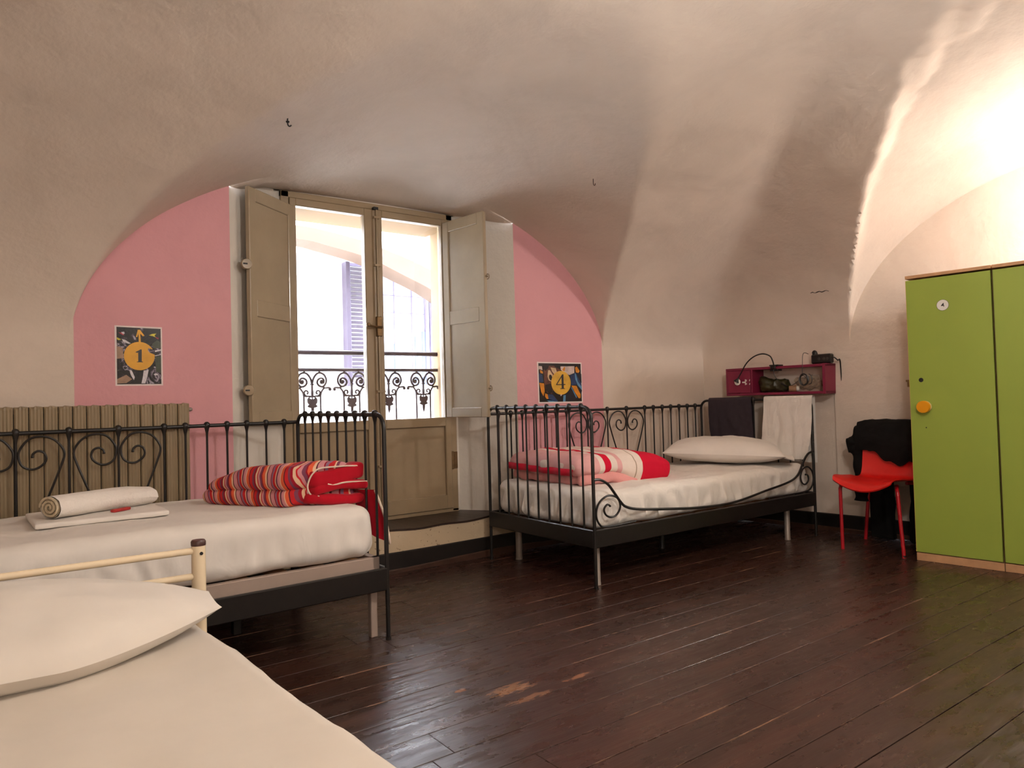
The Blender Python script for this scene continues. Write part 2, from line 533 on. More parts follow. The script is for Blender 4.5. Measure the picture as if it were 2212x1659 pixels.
def wall_back():
    mb = MB()
    def run(a, b, mat, n):
        P = []
        for t in np.linspace(0, 1, n+1):
            x = a+(b-a)*t
            z = max(float(lun_n(np.array(x), np.array(YN))), ZS)
            P.append((x, YN, z))
        strip_wall(mb, P, mat)
    sp = lambda a, b, n, s: None
    run(XW-.05, -2.212, 0, 4)
    e = [-2.212+(-1.516+2.212)*(t*t) for t in np.linspace(0, 1, 41)]
    strip_wall(mb, [(x, YN, max(float(lun_n(np.array(x), np.array(YN))), 1.2)) for x in e], 1)
    e = [0.31+(1.09-0.31)*(1-(1-t)**2) for t in np.linspace(0, 1, 41)]
    strip_wall(mb, [(x, YN, max(float(lun_n(np.array(x), np.array(YN))), 1.2)) for x in e], 1)
    run(1.09, XE-SK*YN+.05, 0, 4)
    # riser under the recess, jambs of the recess
    n = 30; v = []; f = []
    for i in range(n+1):
        x = JL0+(JR0-JL0)*i/n
        zt = 0.248+0.006*math.sin(5*x)+0.004*math.sin(17*x)
        v += [(x, YN, 0), (x, YN, zt)]
    for i in range(n): f.append((2*i, 2*i+2, 2*i+3, 2*i+1))
    mb.add(v, f, 2)
    for (xa, xb, fl) in ((JL0, JL1, False), (JR1, JR0, True)):
        ya, yb = (YN, YR+.02) if not fl else (YR+.02, YN)
        q = [(xa, ya, .24), (xb, yb, .24), (xb, yb, 2.4), (xa, ya, 2.4)]
        mb.add(q, [(0, 1, 2, 3)], 3)
    # closing pieces round the window frame
    mb.box(JL1-.06, JL1+.004, YR-.01, YR+.10, .2, 2.4, 0, 3)
    mb.box(JR1-.004, JR1+.06, YR-.01, YR+.10, .2, 2.4, 0, 3)
    mb.box(JL1-.06, JR1+.06, YR-.01, YR+.10, 2.243, 2.4, 0, 3)
    mb.build('wall_back', [PLASTER, PINK, PLASTERD, PLASTERW], kind='structure', label='window wall painted pink inside the lunette arch')
wall_back()

def side_walls():
    mb = MB(); P = []
    for y in nodes(YS, YN+.03, [-1.10, -4.14], 0.01, 0.06):
        z = float(ceil_z(np.array(XE), np.array(min(y, YN))))
        P.append((XE-SK*y, y, max(z, ZS)+.03))
    P = P[::-1]
    strip_wall(mb, P, 0)
    mb.build('wall_right', [PLASTER], kind='structure', label='cream plastered wall behind the shelf and the wardrobes')
    mb = MB()
    strip_wall(mb, [(XW-SK*y, y, ZS) for y in np.linspace(YS, YN, 6)], 0)
    mb.build('wall_left', [PLASTER], kind='structure')
    mb = MB()
    strip_wall(mb, [(x, YS, ZS) for x in np.linspace(XE-SK*YS, XW-SK*YS, 6)], 0)
    mb.build('wall_front', [PLASTER], kind='structure')
    # slightly proud plaster panel low on the wall behind the chair
    mb = MB()
    ys = (-0.99, -2.10)
    th = math.atan(SK)
    M = Matrix.Translation((XE-SK*ys[0], ys[0], 0)) @ Matrix.Rotation(th, 4, 'Z')
    L = (ys[0]-ys[1])/math.cos(th)
    P = [(-.022, .352), (-.022, .90), (-.014, 1.08), (-.004, 1.22), (.003, 1.30), (.01, 1.30), (.01, .35), (-.018, .35)]
    mb.prism([(z, -x) for x, z in P][::-1], 0, L, 0, M @ Matrix(((0,-1,0,0),(0,0,-1,0),(1,0,0,0),(0,0,0,1))))
    mb.build('trim_1', [PLASTER], kind='structure', label='proud plaster panel behind the red chair')
side_walls()

def baseboards():
    mb = MB()
    def board(pts, out, h, mat, th):
        n = len(pts); v = []; f = []
        for (x, y, hz) in pts:
            v += [(x, y, 0), (x+out[0]*th, y+out[1]*th, 0), (x+out[0]*th, y+out[1]*th, hz-.006), (x+out[0]*(th-.005), y+out[1]*(th-.005), hz), (x, y, hz)]
        for i in range(n-1):
            for k in range(4):
                f.append((5*i+k, 5*i+k+1, 5*i+5+k+1, 5*i+5+k))
        f.append((0, 1, 2, 3, 4)[::-1]); f.append(tuple(5*(n-1)+k for k in range(5)))
        mb.add(v, f, mat)
    board([(x, YN, .122+.004*math.sin(3*x)) for x in np.linspace(XW, XE-SK*YN, 30)], (0, -1), .12, 0, .010)
    board([(x, YN-.010, .032+.010*math.sin(4*x+1)) for x in np.linspace(XW, XE-SK*YN, 40)], (0, -1), .04, 1, .008)
    mb.build('baseboard_back', [BASEB, SHOEB], kind='structure', label='black painted skirting along the window wall')
    mb = MB()
    board([(XE-SK*y, y, .120+.003*math.sin(4*y)) for y in np.linspace(YN, YS, 20)], (-1, 0), .12, 0, .012)
    board([(XE-.012-SK*y, y, .030) for y in np.linspace(YN, YS, 20)], (-1, 0), .03, 1, .010)
    mb.build('baseboard_right', [BASEB, SHOEB], kind='structure', label='black painted skirting below the shelf')
baseboards()

def sill():
    mb = MB()
    v = []; f = []; n = 30
    for i in range(n+1):
        t = i/n
        x0 = JL0+(JR0-JL0)*t; x1 = JL1+(JR1-JL1)*t
        zt = 0.250+0.006*math.sin(5*x0)+0.004*math.sin(17*x0)
        v += [(x0, YN-.004, zt-.012), (x0, YN-.004, zt), (x1, YR+.06, .262)]
    for i in range(n):
        for k in range(2):
            f.append((3*i+k, 3*i+3+k, 3*i+4+k, 3*i+1+k))
    mb.add(v, f, 0)
    mb.build('trim_2', [SILLW], kind='structure', label='dark wooden floor of the window recess, one step up')
sill()

# ------------------------------------------------------------------ floor of painted boards
def floor_mat():
    m, nt, b = new_mat('floor_paint_brown'); t = NT(nt)
    pos = t.n('ShaderNodeNewGeometry').outputs['Position']
    oc = t.n('ShaderNodeTexCoord').outputs['Object']
    base = lin((56, 35, 28))
    f = t.noise(t.scaled(pos, (0.5, 3.0, 1)), 2.2, 6, 0.65, 0.4)
    col = t.ramp(f, [(0.25, lin((48, 29, 23))), (0.5, base), (0.75, lin((76, 47, 37)))])
    g = t.noise(t.scaled(pos, (1.6, 24, 1)), 2.0, 3, 0.6)
    col = t.mix(t.math('MULTIPLY', g, 0.15), col, lin((40, 25, 20)))
    sp = t.n('ShaderNodeSeparateXYZ'); t.lk(oc, sp.inputs[0])
    ay = t.math('ABSOLUTE', sp.outputs[1])
    n1 = t.noise(t.scaled(pos, (1.1, 7, 1)), 1.7, 4, 0.75)
    n2 = t.noise(pos, 55, 3, 0.7)
    edge = t.math('SUBTRACT', ay, 0.0685)
    edge = t.math('ADD', t.math('DIVIDE', edge, 0.006), t.math('MULTIPLY', t.math('SUBTRACT', n2, .5), 1.0))
    wear = t.math('MULTIPLY', t.ramp(edge, [(0.35, (0,0,0)), (0.6, (1,1,1))]), t.ramp(n1, [(0.53, (0,0,0)), (0.62, (1,1,1))]))
    col = t.mix(t.math('MULTIPLY', wear, 0.75), col, lin((150, 112, 84)))
    # flakes
    n3 = t.noise(t.scaled(pos, (1, 1.8, 1)), 62, 2, 0.5); n4 = t.noise(pos, 2.3, 3, 0.6)
    fl = t.math('MULTIPLY', t.ramp(n3, [(0.765, (0,0,0)), (0.775, (1,1,1))]), t.ramp(n4, [(0.50, (0,0,0)), (0.60, (1,1,1))]))
    col = t.mix(t.math('MULTIPLY', fl, 0.6), col, lin((170, 140, 120)))
    # bare patch worn through to raw wood
    for (x, y, rx, ry, c) in ((-1.10, -1.705, .15, .055, (150, 106, 74)), (-1.10, -1.80, .16, .03, (134, 92, 64)), (-0.86, -1.77, .10, .02, (150, 100, 70)), (-1.24, -1.60, .04, .02, (150, 96, 60))):
        mp = t.n('ShaderNodeMapping'); mp.vector_type = 'POINT'
        mp.inputs['Location'].default_value = (-x/rx, -y/ry, 0); mp.inputs['Scale'].default_value = (1/rx, 1/ry, 0)
        t.lk(pos, mp.inputs[0])
        ln_ = t.n('ShaderNodeVectorMath', operation='LENGTH'); t.lk(mp.outputs[0], ln_.inputs[0])
        nz = t.noise(t.scaled(pos, (1, 2.6, 1)), 22, 4, 0.7)
        k = t.math('ADD', ln_.outputs['Value'], t.math('MULTIPLY', nz, 2.2))
        k = t.ramp(t.math('MULTIPLY', k, 0.5), [(0.78, (1,1,1)), (0.84, (0,0,0))])
        col = t.mix(t.math('MULTIPLY', k, 0.7), col, lin(c))
    t.lk(col, b.inputs['Base Color'])
    r = t.ramp(t.noise(t.scaled(pos, (1, 2.5, 1)), 6, 5, 0.65), [(0.3, (.20,)*3), (0.7, (.40,)*3)])
    r = t.math('ADD', r, t.math('MULTIPLY', wear, 0.3))
    t.lk(r, b.inputs['Roughness'])
    b.inputs['Specular IOR Level'].default_value = 0.5
    h = t.math('ADD', t.noise(t.scaled(pos, (1.2, 9, 1)), 3, 3, 0.5), t.math('MULTIPLY', t.noise(t.scaled(pos, (4, 40, 1)), 6, 3), 0.04))
    t.lk(t.bump(h, 0.22, 0.012), b.inputs['Normal'])
    return m
FLOORM = floor_mat()
def floor():
    mb = MB()
    mb.add([(XW-SK*YS-.3, YS-.1, -.03), (XE-SK*YS+.3, YS-.1, -.03), (XE-SK*YS+.3, YN+.1, -.03), (XW-SK*YS-.3, YN+.1, -.03)], [(0, 1, 2, 3)], 0)
    fl = mb.build('floor', [DARK], kind='structure', label='dark brown painted board floor, glossy and worn')
    pw = 0.1485; y = YN+.02; rng = random.Random(3); row = 0
    while y > YS:
        yc = y-pw/2; x = XW-SK*yc-.1; end = XE-SK*yc+.05
        first = True
        while x < end-.05:
            L = rng.uniform(.8, 3.0) if first else rng.uniform(2.2, 3.8)
            first = False
            if end-(x+L) < .5: L = end-x
            b = MB(); b.box(-L/2+.0008, L/2-.0008, -pw/2+.0017, pw/2-.0017, -.03, 0, .0009)
            o = b.build('plank', [FLOORM], fl)
            o.location = (x+L/2, yc, rng.uniform(-.0006, .0004))
            o.rotation_euler = (rng.uniform(-.003, .003), 0, 0)
            x += L
        y -= pw; row += 1
floor()

# ------------------------------------------------------------------ window with inside shutters
def glass_mat():
    m = bpy.data.materials.new('glass_pane'); m.use_nodes = True
    nt = m.node_tree; nt.nodes.clear(); t = NT(nt)
    o = t.n('ShaderNodeOutputMaterial'); tr = t.n('ShaderNodeBsdfTransparent'); gl = t.n('ShaderNodeBsdfGlossy')
    tr.inputs['Color'].default_value = (.97, .98, .98, 1); gl.inputs['Roughness'].default_value = 0.03
    fr = t.n('ShaderNodeFresnel'); fr.inputs['IOR'].default_value = 1.45
    mx = t.n('ShaderNodeMixShader'); t.lk(fr.outputs[0], mx.inputs[0]); t.lk(tr.outputs[0], mx.inputs[1]); t.lk(gl.outputs[0], mx.inputs[2])
    t.lk(mx.outputs[0], o.inputs[0])
    return m
GLASS = glass_mat()
def window():
    root = link('window_1', None, None, kind='structure', label='tall taupe French window with inside shutters folded open')
    root.location = (0, 0, 0)
    y0, y1 = .375, .43
    mb = MB()
    mb.box(-1.150, -1.102, .385, .46, .262, 2.243, .004); mb.box(-.038, .010, .385, .46, .262, 2.243, .004)
    mb.box(-1.150, .010, .385, .46, 2.205, 2.243, .004); mb.box(-1.150, .010, .385, .46, .258, .282, .003)
    mb.build('frame', [PAINT], root)
    for side in (0, 1):
        xa, xb = ((-1.102, -.572), (-.566, -.038))[side]
        sl, sr = (.036, .062) if side == 0 else (.052, .044)
        gz0, gz1 = .886, 2.160
        mb = MB()
        mb.box(xa, xa+sl, y0, y1, .284, 2.204, .004); mb.box(xb-sr, xb, y0, y1, .284, 2.204, .004)
        mb.box(xa+sl-.001, xb-sr+.001, y0, y1, gz1, 2.204, .004)
        mb.box(xa+sl-.001, xb-sr+.001, y0, y1, .828, gz0, .004)
        mb.box(xa+sl-.001, xb-sr+.001, y0, y1, .284, .375, .004)
        # glazing rebate
        c = mb.build('casement', [PAINT], root)
        p = MB(); p.box(xa+sl-.002, xb-sr+.002, y0+.020, y0+.034, .370, .832, .003)
        p.build('panel', [PAINT], c)
        g = MB(); g.box(xa+sl-.004, xb-sr+.004, y0+.028, y0+.032, gz0-.004, gz1+.004)
        g.build('pane', [GLASS], c)
        if side == 1:
            s = MB(); s.tube([(-.568, y0+.004, .30), (-.568, y0+.004, 2.20)], .017, 10)
            s.build('cover_strip', [PAINT], c)
            bt = MB()
            bt.tube([(-.560, y0-.022, .32), (-.560, y0-.022, 1.43)], .0075, 8)
            bt.tube([(-.560, y0-.022, 1.50), (-.560, y0-.022, 2.215)], .0075, 8)
            for z in (.60, 1.063, 1.85, 2.15):
                bt.box(-.582, -.538, y0-.030, y0+.002, z-.007, z+.007, .002)
            bt.build('bolt_rod', [PAINT], c)
            hd = MB()
            hd.box(-.578, -.540, y0-.032, y0, 1.405, 1.53, .005)
            hd.tube([(-.545, y0-.036, 1.462), (-.60, y0-.040, 1.464), (-.632, y0-.040, 1.470)], [.008, .006, .009], 8)
            hd.lathe([(0.001, -.014), (.012, -.008), (.014, 0), (.012, .010), (.001, .014)], 10, 0, Matrix.Translation((-.640, y0-.040, 1.474)))
            hd.build('handle', [BRASS], c)
            ct = MB(); ct.box(-.582, -.55, y0-.03, y0, 2.196, 2.214, .002); ct.build('catch', [DARK], c)
    # hinge low on the frame beside the white reveal
    hg = MB(); hg.tube([(-.034, .378, .54), (-.034, .378, .66)], .008, 8); hg.box(-.036, .006, .380, .386, .545, .655)
    hg.build('hinge', [BRASS], root)
    # shutters
    def shutter(hx, hy, nx_, ny_, z0, z1, mid, knobs, front):
        d = Vector((nx_-hx, ny_-hy, 0)); L = d.length; d.normalize()
        M = Matrix.Translation((hx, hy, 0)) @ Matrix.Rotation(math.atan2(d.y, d.x), 4, 'Z')
        t = .026; st = .058
        mb = MB(); b = lambda *a, **k: mb.box(*a, bev=.003, M=M, **k)
        b(0, st, -t/2, t/2, z0, z1); b(L-st, L, -t/2, t/2, z0, z1)
        b(st-.001, L-st+.001, -t/2, t/2, z0, z0+.062); b(st-.001, L-st+.001, -t/2, t/2, z1-.070, z1); b(st-.001, L-st+.001, -t/2, t/2, mid-.045, mid+.045)
        sh = mb.build('shutter', [PAINTS], root)
        for (a, c) in ((z0+.060, mid-.043), (mid+.043, z1-.068)):
            p = MB(); p.box(st-.003, L-st+.003, -t/2+.008, t/2-.008, a-.003, c+.003, .002, 0, M)
            p.build('panel', [PAINTS], sh)
        for z in knobs:
            k = MB()
            if front:
                KM = Matrix.Translation(M @ Vector((L+.012, 0, z))) @ Matrix.Rotation(math.radians(90), 4, 'X')
                k.lathe([(.008, -.016), (.026, -.015), (.028, -.008), (.028, .006), (.025, .010), (.001, .011)], 20, 0, KM)
                k.box(-.020, .002, -.004, .004, .0105, .0125, 0, 1, KM)
            else:
                KM = Matrix.Translation(M @ Vector((L+.002, 0, z))) @ Matrix.Rotation(math.radians(90), 4, 'Y')
                k.tube([(.016*math.cos(a), .016*math.sin(a), .014) for a in np.linspace(0, 2*math.pi, 17)[:-1]], .003, 6, 0, True, KM)
                k.lathe([(.006, 0), (.006, .014), (.001, .015)], 8, 0, KM)
            k.build('turn_button' if front else 'ring_pull', [PAINT, DARK], sh)
        return sh
    shutter(-1.092, .366, -1.425, .105, .900, 2.150, 1.512, (1.735, 1.075), True)
    shutter(-.068, .366, -.014, -.036, .886, 2.176, 1.535, (1.765, 1.065), False)
window()
# ------------------------------------------------------------------ outside the window
OUTW = simple('render_white', (236, 234, 230), 0.8, var=0.03)
OUTY = simple('render_ochre', (114, 88, 52), 0.8, var=0.06)
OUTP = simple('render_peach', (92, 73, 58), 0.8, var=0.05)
LOUV = simple('paint_violet', (54, 44, 60), 0.5, var=0.05)
LOUVF = simple('paint_violet_pale', (98, 90, 116), 0.5, var=0.05)
RAILM = simple('iron_rail_brown', (46, 29, 34), 0.5, var=0.2, vscale=30)
CURT = simple('curtain_white', (168, 174, 184), 0.8, var=0.05)
BLUEG = simple('glass_blue_grey', (80, 92, 118), 0.2, var=0.1)

def outer_wall():
    mb = MB()
    a, b = .47, .76
    mb.box(-6, -1.13, a, b, -3.5, 4.5, 0, 0); mb.box(-1.13, .02, a, b, 2.172, 4.5, 0, 1)
    mb.box(-1.13, .02, a, b, -3.5, .20, 0, 1)
    # outer jamb splays a little towards the street
    v = [(-.020, a, -3.5), (.055, b, -3.5), (.055, b, 4.5), (-.020, a, 4.5), (.5, a, -3.5), (.5, b, -3.5), (.5, b, 4.5), (.5, a, 4.5)]
    mb.add(v, [(0, 3, 2, 1), (1, 2, 6, 5), (4, 5, 6, 7), (0, 4, 7, 3)], 1)
    mb.box(.5, 6, a, b, -3.5, 4.5, 0, 0)
    mb.build('wall_outer', [OUTW, OUTY], kind='structure', label='ochre outer reveal of the window opening')
    mb = MB(); mb.box(-14, 16, .76, 22, -3.6, -3.5)
    mb.build('street', [OUTW], kind='structure', label='bright street below the window')
outer_wall()

def railing():
    root = thing('balcony_railing', 'wrought iron railing with scrolls and leaf pendants outside the window', 'railing', (0, .65, 0))
    sx, sz, rz = .000436, .000421, 1.211
    mb = MB(); mb.tube([(-1.125, 0, 1.212), (.035, 0, 1.212)], .0115, 8)
    mb.lathe([(.001, 0), (.013, .002), (.013, .014), (.001, .016)], 10, 0, Matrix.Translation((.030, 0, 1.212)) @ Matrix.Rotation(math.radians(90), 4, 'X') @ Matrix.Translation((0, 0, -.008)))
    mb.build('top_rail', [RAILM], root)
    mb = MB(); mb.tube([(-1.125, 0, .30), (.03, 0, .30)], .009, 8); mb.build('bottom_rail', [RAILM], root)
    mb = MB(); mb.tube([(-1.128, .0, 1.3195), (.035, .0, 1.3235)], .0155, 8); mb.build('upper_bar', [RAILM], root)
    mb = MB()
    for s in (-1, 1):
        T = lambda L: smoothpath([(s*x*sx, 0, rz-(y-200)*sz) for x, y in L], 5)
        mb.tube([(s*112*sx, 0, rz), (s*112*sx, 0, rz-45*sz)], .007, 6)
        mb.tube(T([(4, 395), (22, 330), (62, 268), (115, 243), (178, 268), (214, 335), (206, 400), (165, 448), (112, 440), (78, 395), (92, 345), (140, 322), (176, 350), (170, 392), (138, 398), (128, 372)]), .0070, 6)
        mb.tube(T([(150, 445), (190, 470), (245, 466), (274, 478), (276, 500), (258, 502)]), .0068, 6)
        mb.tube(T([(186, 466), (150, 510), (128, 570), (124, 700), (124, 1400), (124, 2350)]), .0064, 6)
        mb.tube(T([(126, 575), (95, 592), (55, 590), (10, 600)]), .0064, 6)
        mb.tube(T([(58, 592), (100, 578), (118, 540), (100, 510), (70, 516), (62, 545), (82, 560)]), .0058, 6)
        mb.lathe([(.001, -.005), (.008, -.003), (.008, .003), (.001, .005)], 8, 0, Matrix.Translation((s*262*sx, 0, rz-(492-200)*sz)) @ Matrix.Rotation(math.radians(90), 4, 'X'))
        mb.lathe([(.001, -.006), (.011, -.004), (.011, .004), (.001, .006)], 8, 0, Matrix.Translation((s*142*sx, 0, rz-(372-200)*sz)) @ Matrix.Rotation(math.radians(90), 4, 'X'))
    mb.tube(smoothpath([(0, 0, rz-(y-200)*sz) for y in (375, 420, 520, 610)], 4), [.0065]*4+[.008]*4+[.010]*4+[.016], 8)
    mb.lathe([(.001, -.010), (.013, -.004), (.013, .004), (.001, .010)], 8, 0, Matrix.Translation((0, 0, rz-215*sz)))
    half = [(0, 588), (10, 640), (52, 612), (76, 640), (72, 690), (50, 715), (78, 742), (48, 762), (22, 766), (16, 840), (0, 885)]
    poly = [(x*sx, -(y-200)*sz) for x, y in half]+[(-x*sx, -(y-200)*sz) for x, y in half[-2:0:-1]]
    Mp = Matrix.Translation((0, .006, rz)) @ Matrix(((1,0,0,0),(0,0,-1,0),(0,1,0,0),(0,0,0,1)))
    mb.prism(poly[::-1], 0, .012, 0, Mp)
    for s in (-1, 1):
        mb.tube([(s*8*sx, 0, rz-400*sz), (s*50*sx, 0, rz-412*sz), (s*74*sx, 0, rz-446*sz)], .004, 6)
    me = mb.mesh('scroll_panel', [RAILM])
    for i in range(-1, 5):
        x = -.884+.2645*i
        if x < .0 and x > -1.12:
            o = link('scroll_panel', me, root); o.location = (x, 0, 0)
railing()

def facade():
    root = thing('building', 'sunlit white house across the street behind the window', 'building', (0, 4.0, 0))
    mb = MB(); mb.box(-9, 12, 0.02, .6, -3.5, 7.5); mb.build('wall', [OUTW], root)
    # arch of the arcade in front of the wall
    up = [(-2.0, 2.66), (-1.0, 2.82), (.067, 2.852), (.426, 2.828), (.795, 2.775), (1.042, 2.714), (1.369, 2.625), (1.68, 2.515), (2.1, 2.32), (2.6, 2.0)]
    lo = [(-2.0, 2.50), (-1.0, 2.68), (.067, 2.712), (.423, 2.674), (.796, 2.608), (1.021, 2.542), (1.328, 2.425), (1.644, 2.300), (2.0, 2.10), (2.4, 1.8)]
    U = smoothpath([(x, 0, z) for x, z in up], 5); L = smoothpath([(x, 0, z) for x, z in lo], 5)
    mb = MB(); n = len(U); v = []; f = []
    for i in range(n):
        v += [(U[i].x, -.50, U[i].z), (L[i].x, -.50, L[i].z), (L[i].x, -.15, L[i].z), (U[i].x, -.15, U[i].z)]
    for i in range(n-1):
        for k in range(4):
            l = (k+1) % 4
            f.append((4*i+k, 4*i+l, 4*i+4+l, 4*i+4+k))
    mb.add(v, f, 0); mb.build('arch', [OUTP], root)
    # louvred shutter, open, seen at the mullion
    mb = MB()
    x0, x1, z0, z1 = .785, 1.165, 1.20, 2.615
    mb.box(x0, x0+.05, -.10, 0.02, z0, z1, .004, 0); mb.box(x1-.05, x1, -.05, 0, z0, z1, .004, 1)
    mb.box(x0+.05, x0+.075, -.05, 0, z0, z1, .004, 1)
    mb.box(x0+.05, x1-.03, -.05, 0, z1-.035, z1, .004, 1); mb.box(x0+.05, x1-.03, -.05, 0, z0, z0+.09, .004, 1)
    sh = mb.build('louvred_shutter', [LOUV, LOUVF], root)
    sl = MB(); sl.box(x0+.075, x1-.05, -.006, .006, -.017, .017, .002)
    me = sl.mesh('slat', [LOUV])
    k = 0; z = z0+.115
    while z < z1-.05:
        o = link('slat', me, sh); o.location = (0, -.028, z); o.rotation_euler = (math.radians(28), 0, 0)
        z += .0475
    # window with white net curtain behind thin bars
    x0, x1, z0, z1 = 1.19, 1.845, 1.2, 2.52
    mb = MB()
    mb.box(x0-.03, x1+.09, -.03, .02, z1, z1+.035, .004, 0); mb.box(x1, x1+.02, -.02, .02, z0, z1, .003, 0); mb.box(x1+.07, x1+.09, -.02, .02, z0, z1, .003, 0)
    w = mb.build('window_frame', [LOUVF], root)
    c = MB(); c.grid(lambda s, t: (x0+(x1-x0)*s, .008+.006*math.sin(s*46), z0+(z1-z0)*t), 80, 1); c.build('net_curtain', [CURT], w)
    b = MB()
    for x in (1.43, 1.665): b.box(x-.006, x+.006, -.012, .0, z0, z1)
    for z in (2.07, 2.275): b.box(x0, x1, -.010, -.002, z-.004, z+.004)
    b.build('glazing_bar', [LOUVF], w)
    g = MB(); g.box(1.70, 1.74, -.008, .0, z0, 1.80); g.box(1.80, 1.845, -.008, .0, z0, 1.86); g.box(1.415, 1.43, -.008, 0, z0, 1.70)
    g.build('pane', [BLUEG], w)
facade()

# ------------------------------------------------------------------ black iron day beds
BL, BW = 2.06, .947
def daybed(name, label, loc, rz):
    root = thing(name, label, 'bed', loc, rz, 'black iron day beds')
    zt, zb, zr, zrb = .941, .9035, .300, .207
    R = .0094
    # end frames
    def bal_mesh(ztop, nm):
        m = MB()
        m.lathe([(.0058, 0), (.0052, ztop-zr-.046), (.0062, ztop-zr-.034), (.0105, ztop-zr-.014), (.0142, ztop-zr-.004), (.0150, ztop-zr+.004), (.0130, ztop-zr+.013), (.008, ztop-zr+.018), (.001, ztop-zr+.020)], 10)
        return m.mesh(nm, [IRON])
    bm_end = bal_mesh(zt, 'baluster'); bm_back = bal_mesh(zb, 'baluster')
    for x in (0.0, BL):
        mb = MB(); c = .062
        arc = [(x, -c+c*math.cos(a), zt-c+c*math.sin(a)) for a in np.linspace(0, math.pi/2, 7)]
        arc2 = [(x, -BW+c-c*math.cos(a), zt-c+c*math.sin(a)) for a in np.linspace(math.pi/2, 0, 7)]
        mb.tube([(x, 0, .006)]+arc+arc2+[(x, -BW, .006)], R, 10)
        for y in (0, -BW): mb.lathe([(.012, 0), (.012, .012), (.009, .014)], 10, 0, Matrix.Translation((x, y, 0)))
        e = mb.build('end_frame', [IRON], root)
        for i in range(9):
            o = link('baluster', bm_end, e); o.location = (x, -BW*(.107+.1012*i), zr)
        rl = MB(); rl.box(x-.010, x+.010, -BW, 0, zrb, zr, .004); rl.build('end_rail', [IRON], e)
    # back
    mb = MB(); mb.tube([(0, 0, zb), (BL, 0, zb)], R, 10); mb.box(0, BL, -.010, .010, zrb, zr, .004)
    bk = mb.build('back_frame', [IRON], root)
    for x in (.079, .176, .269, .364, .455, .553, .647, .838, 1.03, 1.222, 1.413, 1.507, 1.605, 1.70, 1.796, 1.893, 1.987):
        o = link('baluster', bm_back, bk); o.location = (x, 0, zr)
    S = [(.0, .30), (-.025, .40), (-.0625, .50), (-.098, .585), (-.118, .636), (-.140, .695), (-.161, .754), (-.175, .806), (-.160, .846), (-.129, .876), (-.087, .887), (-.046, .876), (-.016, .838), (-.009, .806), (-.019, .769), (-.043, .751), (-.071, .750), (-.098, .768), (-.108, .791), (-.100, .816), (-.079, .825), (-.061, .814), (-.058, .797)]
    for hx in (.838, 1.222):
        for s in (1, -1):
            m = MB(); P = smoothpath([(s*a, 0, z) for a, z in S], 4)
            m.tube(P, [.0048]*(len(P)-2)+[.007, .0045], 8)
            o = m.build('scroll', [IRON], bk); o.location = (hx, 0, 0)
    # front rail
    mb = MB(); mb.box(0, BL, -BW-.010, -BW+.010, zrb, zr, .004); mb.build('front_rail', [IRON], root)
    return root
BED_B = daybed('daybed', 'black iron day bed in the corner, with a scrolled guard and a pink striped duvet', (0, 0, 0), 0)
th = 0.0288
ax, ay = -1.2171, -.006
BED_A = thing('daybed', 'black iron day bed in front of the radiator, holding a red striped duvet', 'bed', (ax-BL*math.cos(th), ay-BL*math.sin(th), 0), th, 'black iron day beds')
copy_kids(BED_B, BED_A)
# front guard of the corner bed
def guard():
    y = -BW-.004
    G = [(.0, .560), (.045, .558), (.100, .530), (.144, .482), (.193, .425), (.234, .396), (.333, .373), (.556, .350), (.795, .329), (1.052, .320), (1.235, .329), (1.478, .360), (1.737, .392), (1.858, .432), (1.936, .523), (1.995, .568), (2.06, .575)]
    mb = MB(); mb.tube(smoothpath([(a, y, z) for a, z in G], 5), .0075, 8)
    g = mb.build('front_guard', [IRON], BED_B)
    A = [(.30, .312), (.086, .309), (.030, .330), (.011, .385), (.036, .441), (.100, .470), (.165, .452), (.187, .405), (.160, .365), (.118, .355), (.080, .371), (.068, .402), (.092, .424), (.116, .412)]
    B = [(1.52, .312), (1.80, .310), (1.950, .314), (2.012, .334), (2.042, .388), (2.030, .443), (1.978, .478), (1.918, .465), (1.890, .417), (1.905, .375), (1.945, .362), (1.980, .385), (1.975, .420), (1.945, .428)]
    for L in (A, B):
        m = MB(); P = smoothpath([(a, y, z) for a, z in L], 5); m.tube(P, [.0055]*(len(P)-2)+[.007, .004], 8); m.build('scroll', [IRON], g)
guard()

# mattress bases on their own legs, standing inside the day beds
def base(parent_loc, rz, zlo, zhi, legs, label, cat, grey, kind):
    root = thing('slatted_platform', label, 'bed base', parent_loc, rz)
    mb = MB()
    x0, x1, y0, y1 = .022, BL-.022, -BW+.022, -.02
    mb.box(x0, x1, y0, y0+.03, zlo, zhi, .003); mb.box(x0, x1, y1-.03, y1, zlo, zhi, .003)
    mb.box(x0, x0+.03, y0, y1, zlo, zhi, .003); mb.box(x1-.03, x1, y0, y1, zlo, zhi, .003)
    mb.build('frame', [grey], root)
    n = 13
    s = MB(); s.box(-.035, .035, y0+.03, y1-.03, zhi-.030, zhi-.012, .003); me = s.mesh('slat', [BEECH])
    for i in range(n):
        o = link('slat', me, root); o.location = (x0+.09+(x1-x0-.18)*i/(n-1), 0, 0)
    for (x, y, w, mt) in legs:
        m = MB()
        if kind == 'round': m.lathe([(w, .0), (w, .012), (w*.92, .014), (w*.92, zlo+.01)], 12)
        else: m.box(-w, w, -w, w, 0, zlo+.01, .003)
        o = m.build('leg', [mt], root); o.location = (x, y, 0)
    return root
base((0, 0, 0), 0, .23, .290, [(.128, -.115, .022, STEEL), (.060, -.895, .017, STEEL), (1.80, -.895, .020, STEEL), (1.85, -.12, .020, STEEL), (1.0, -.5, .02, IRON)],
     'black slatted base on grey round legs inside the corner day bed', 'bed base', IRON, 'round')
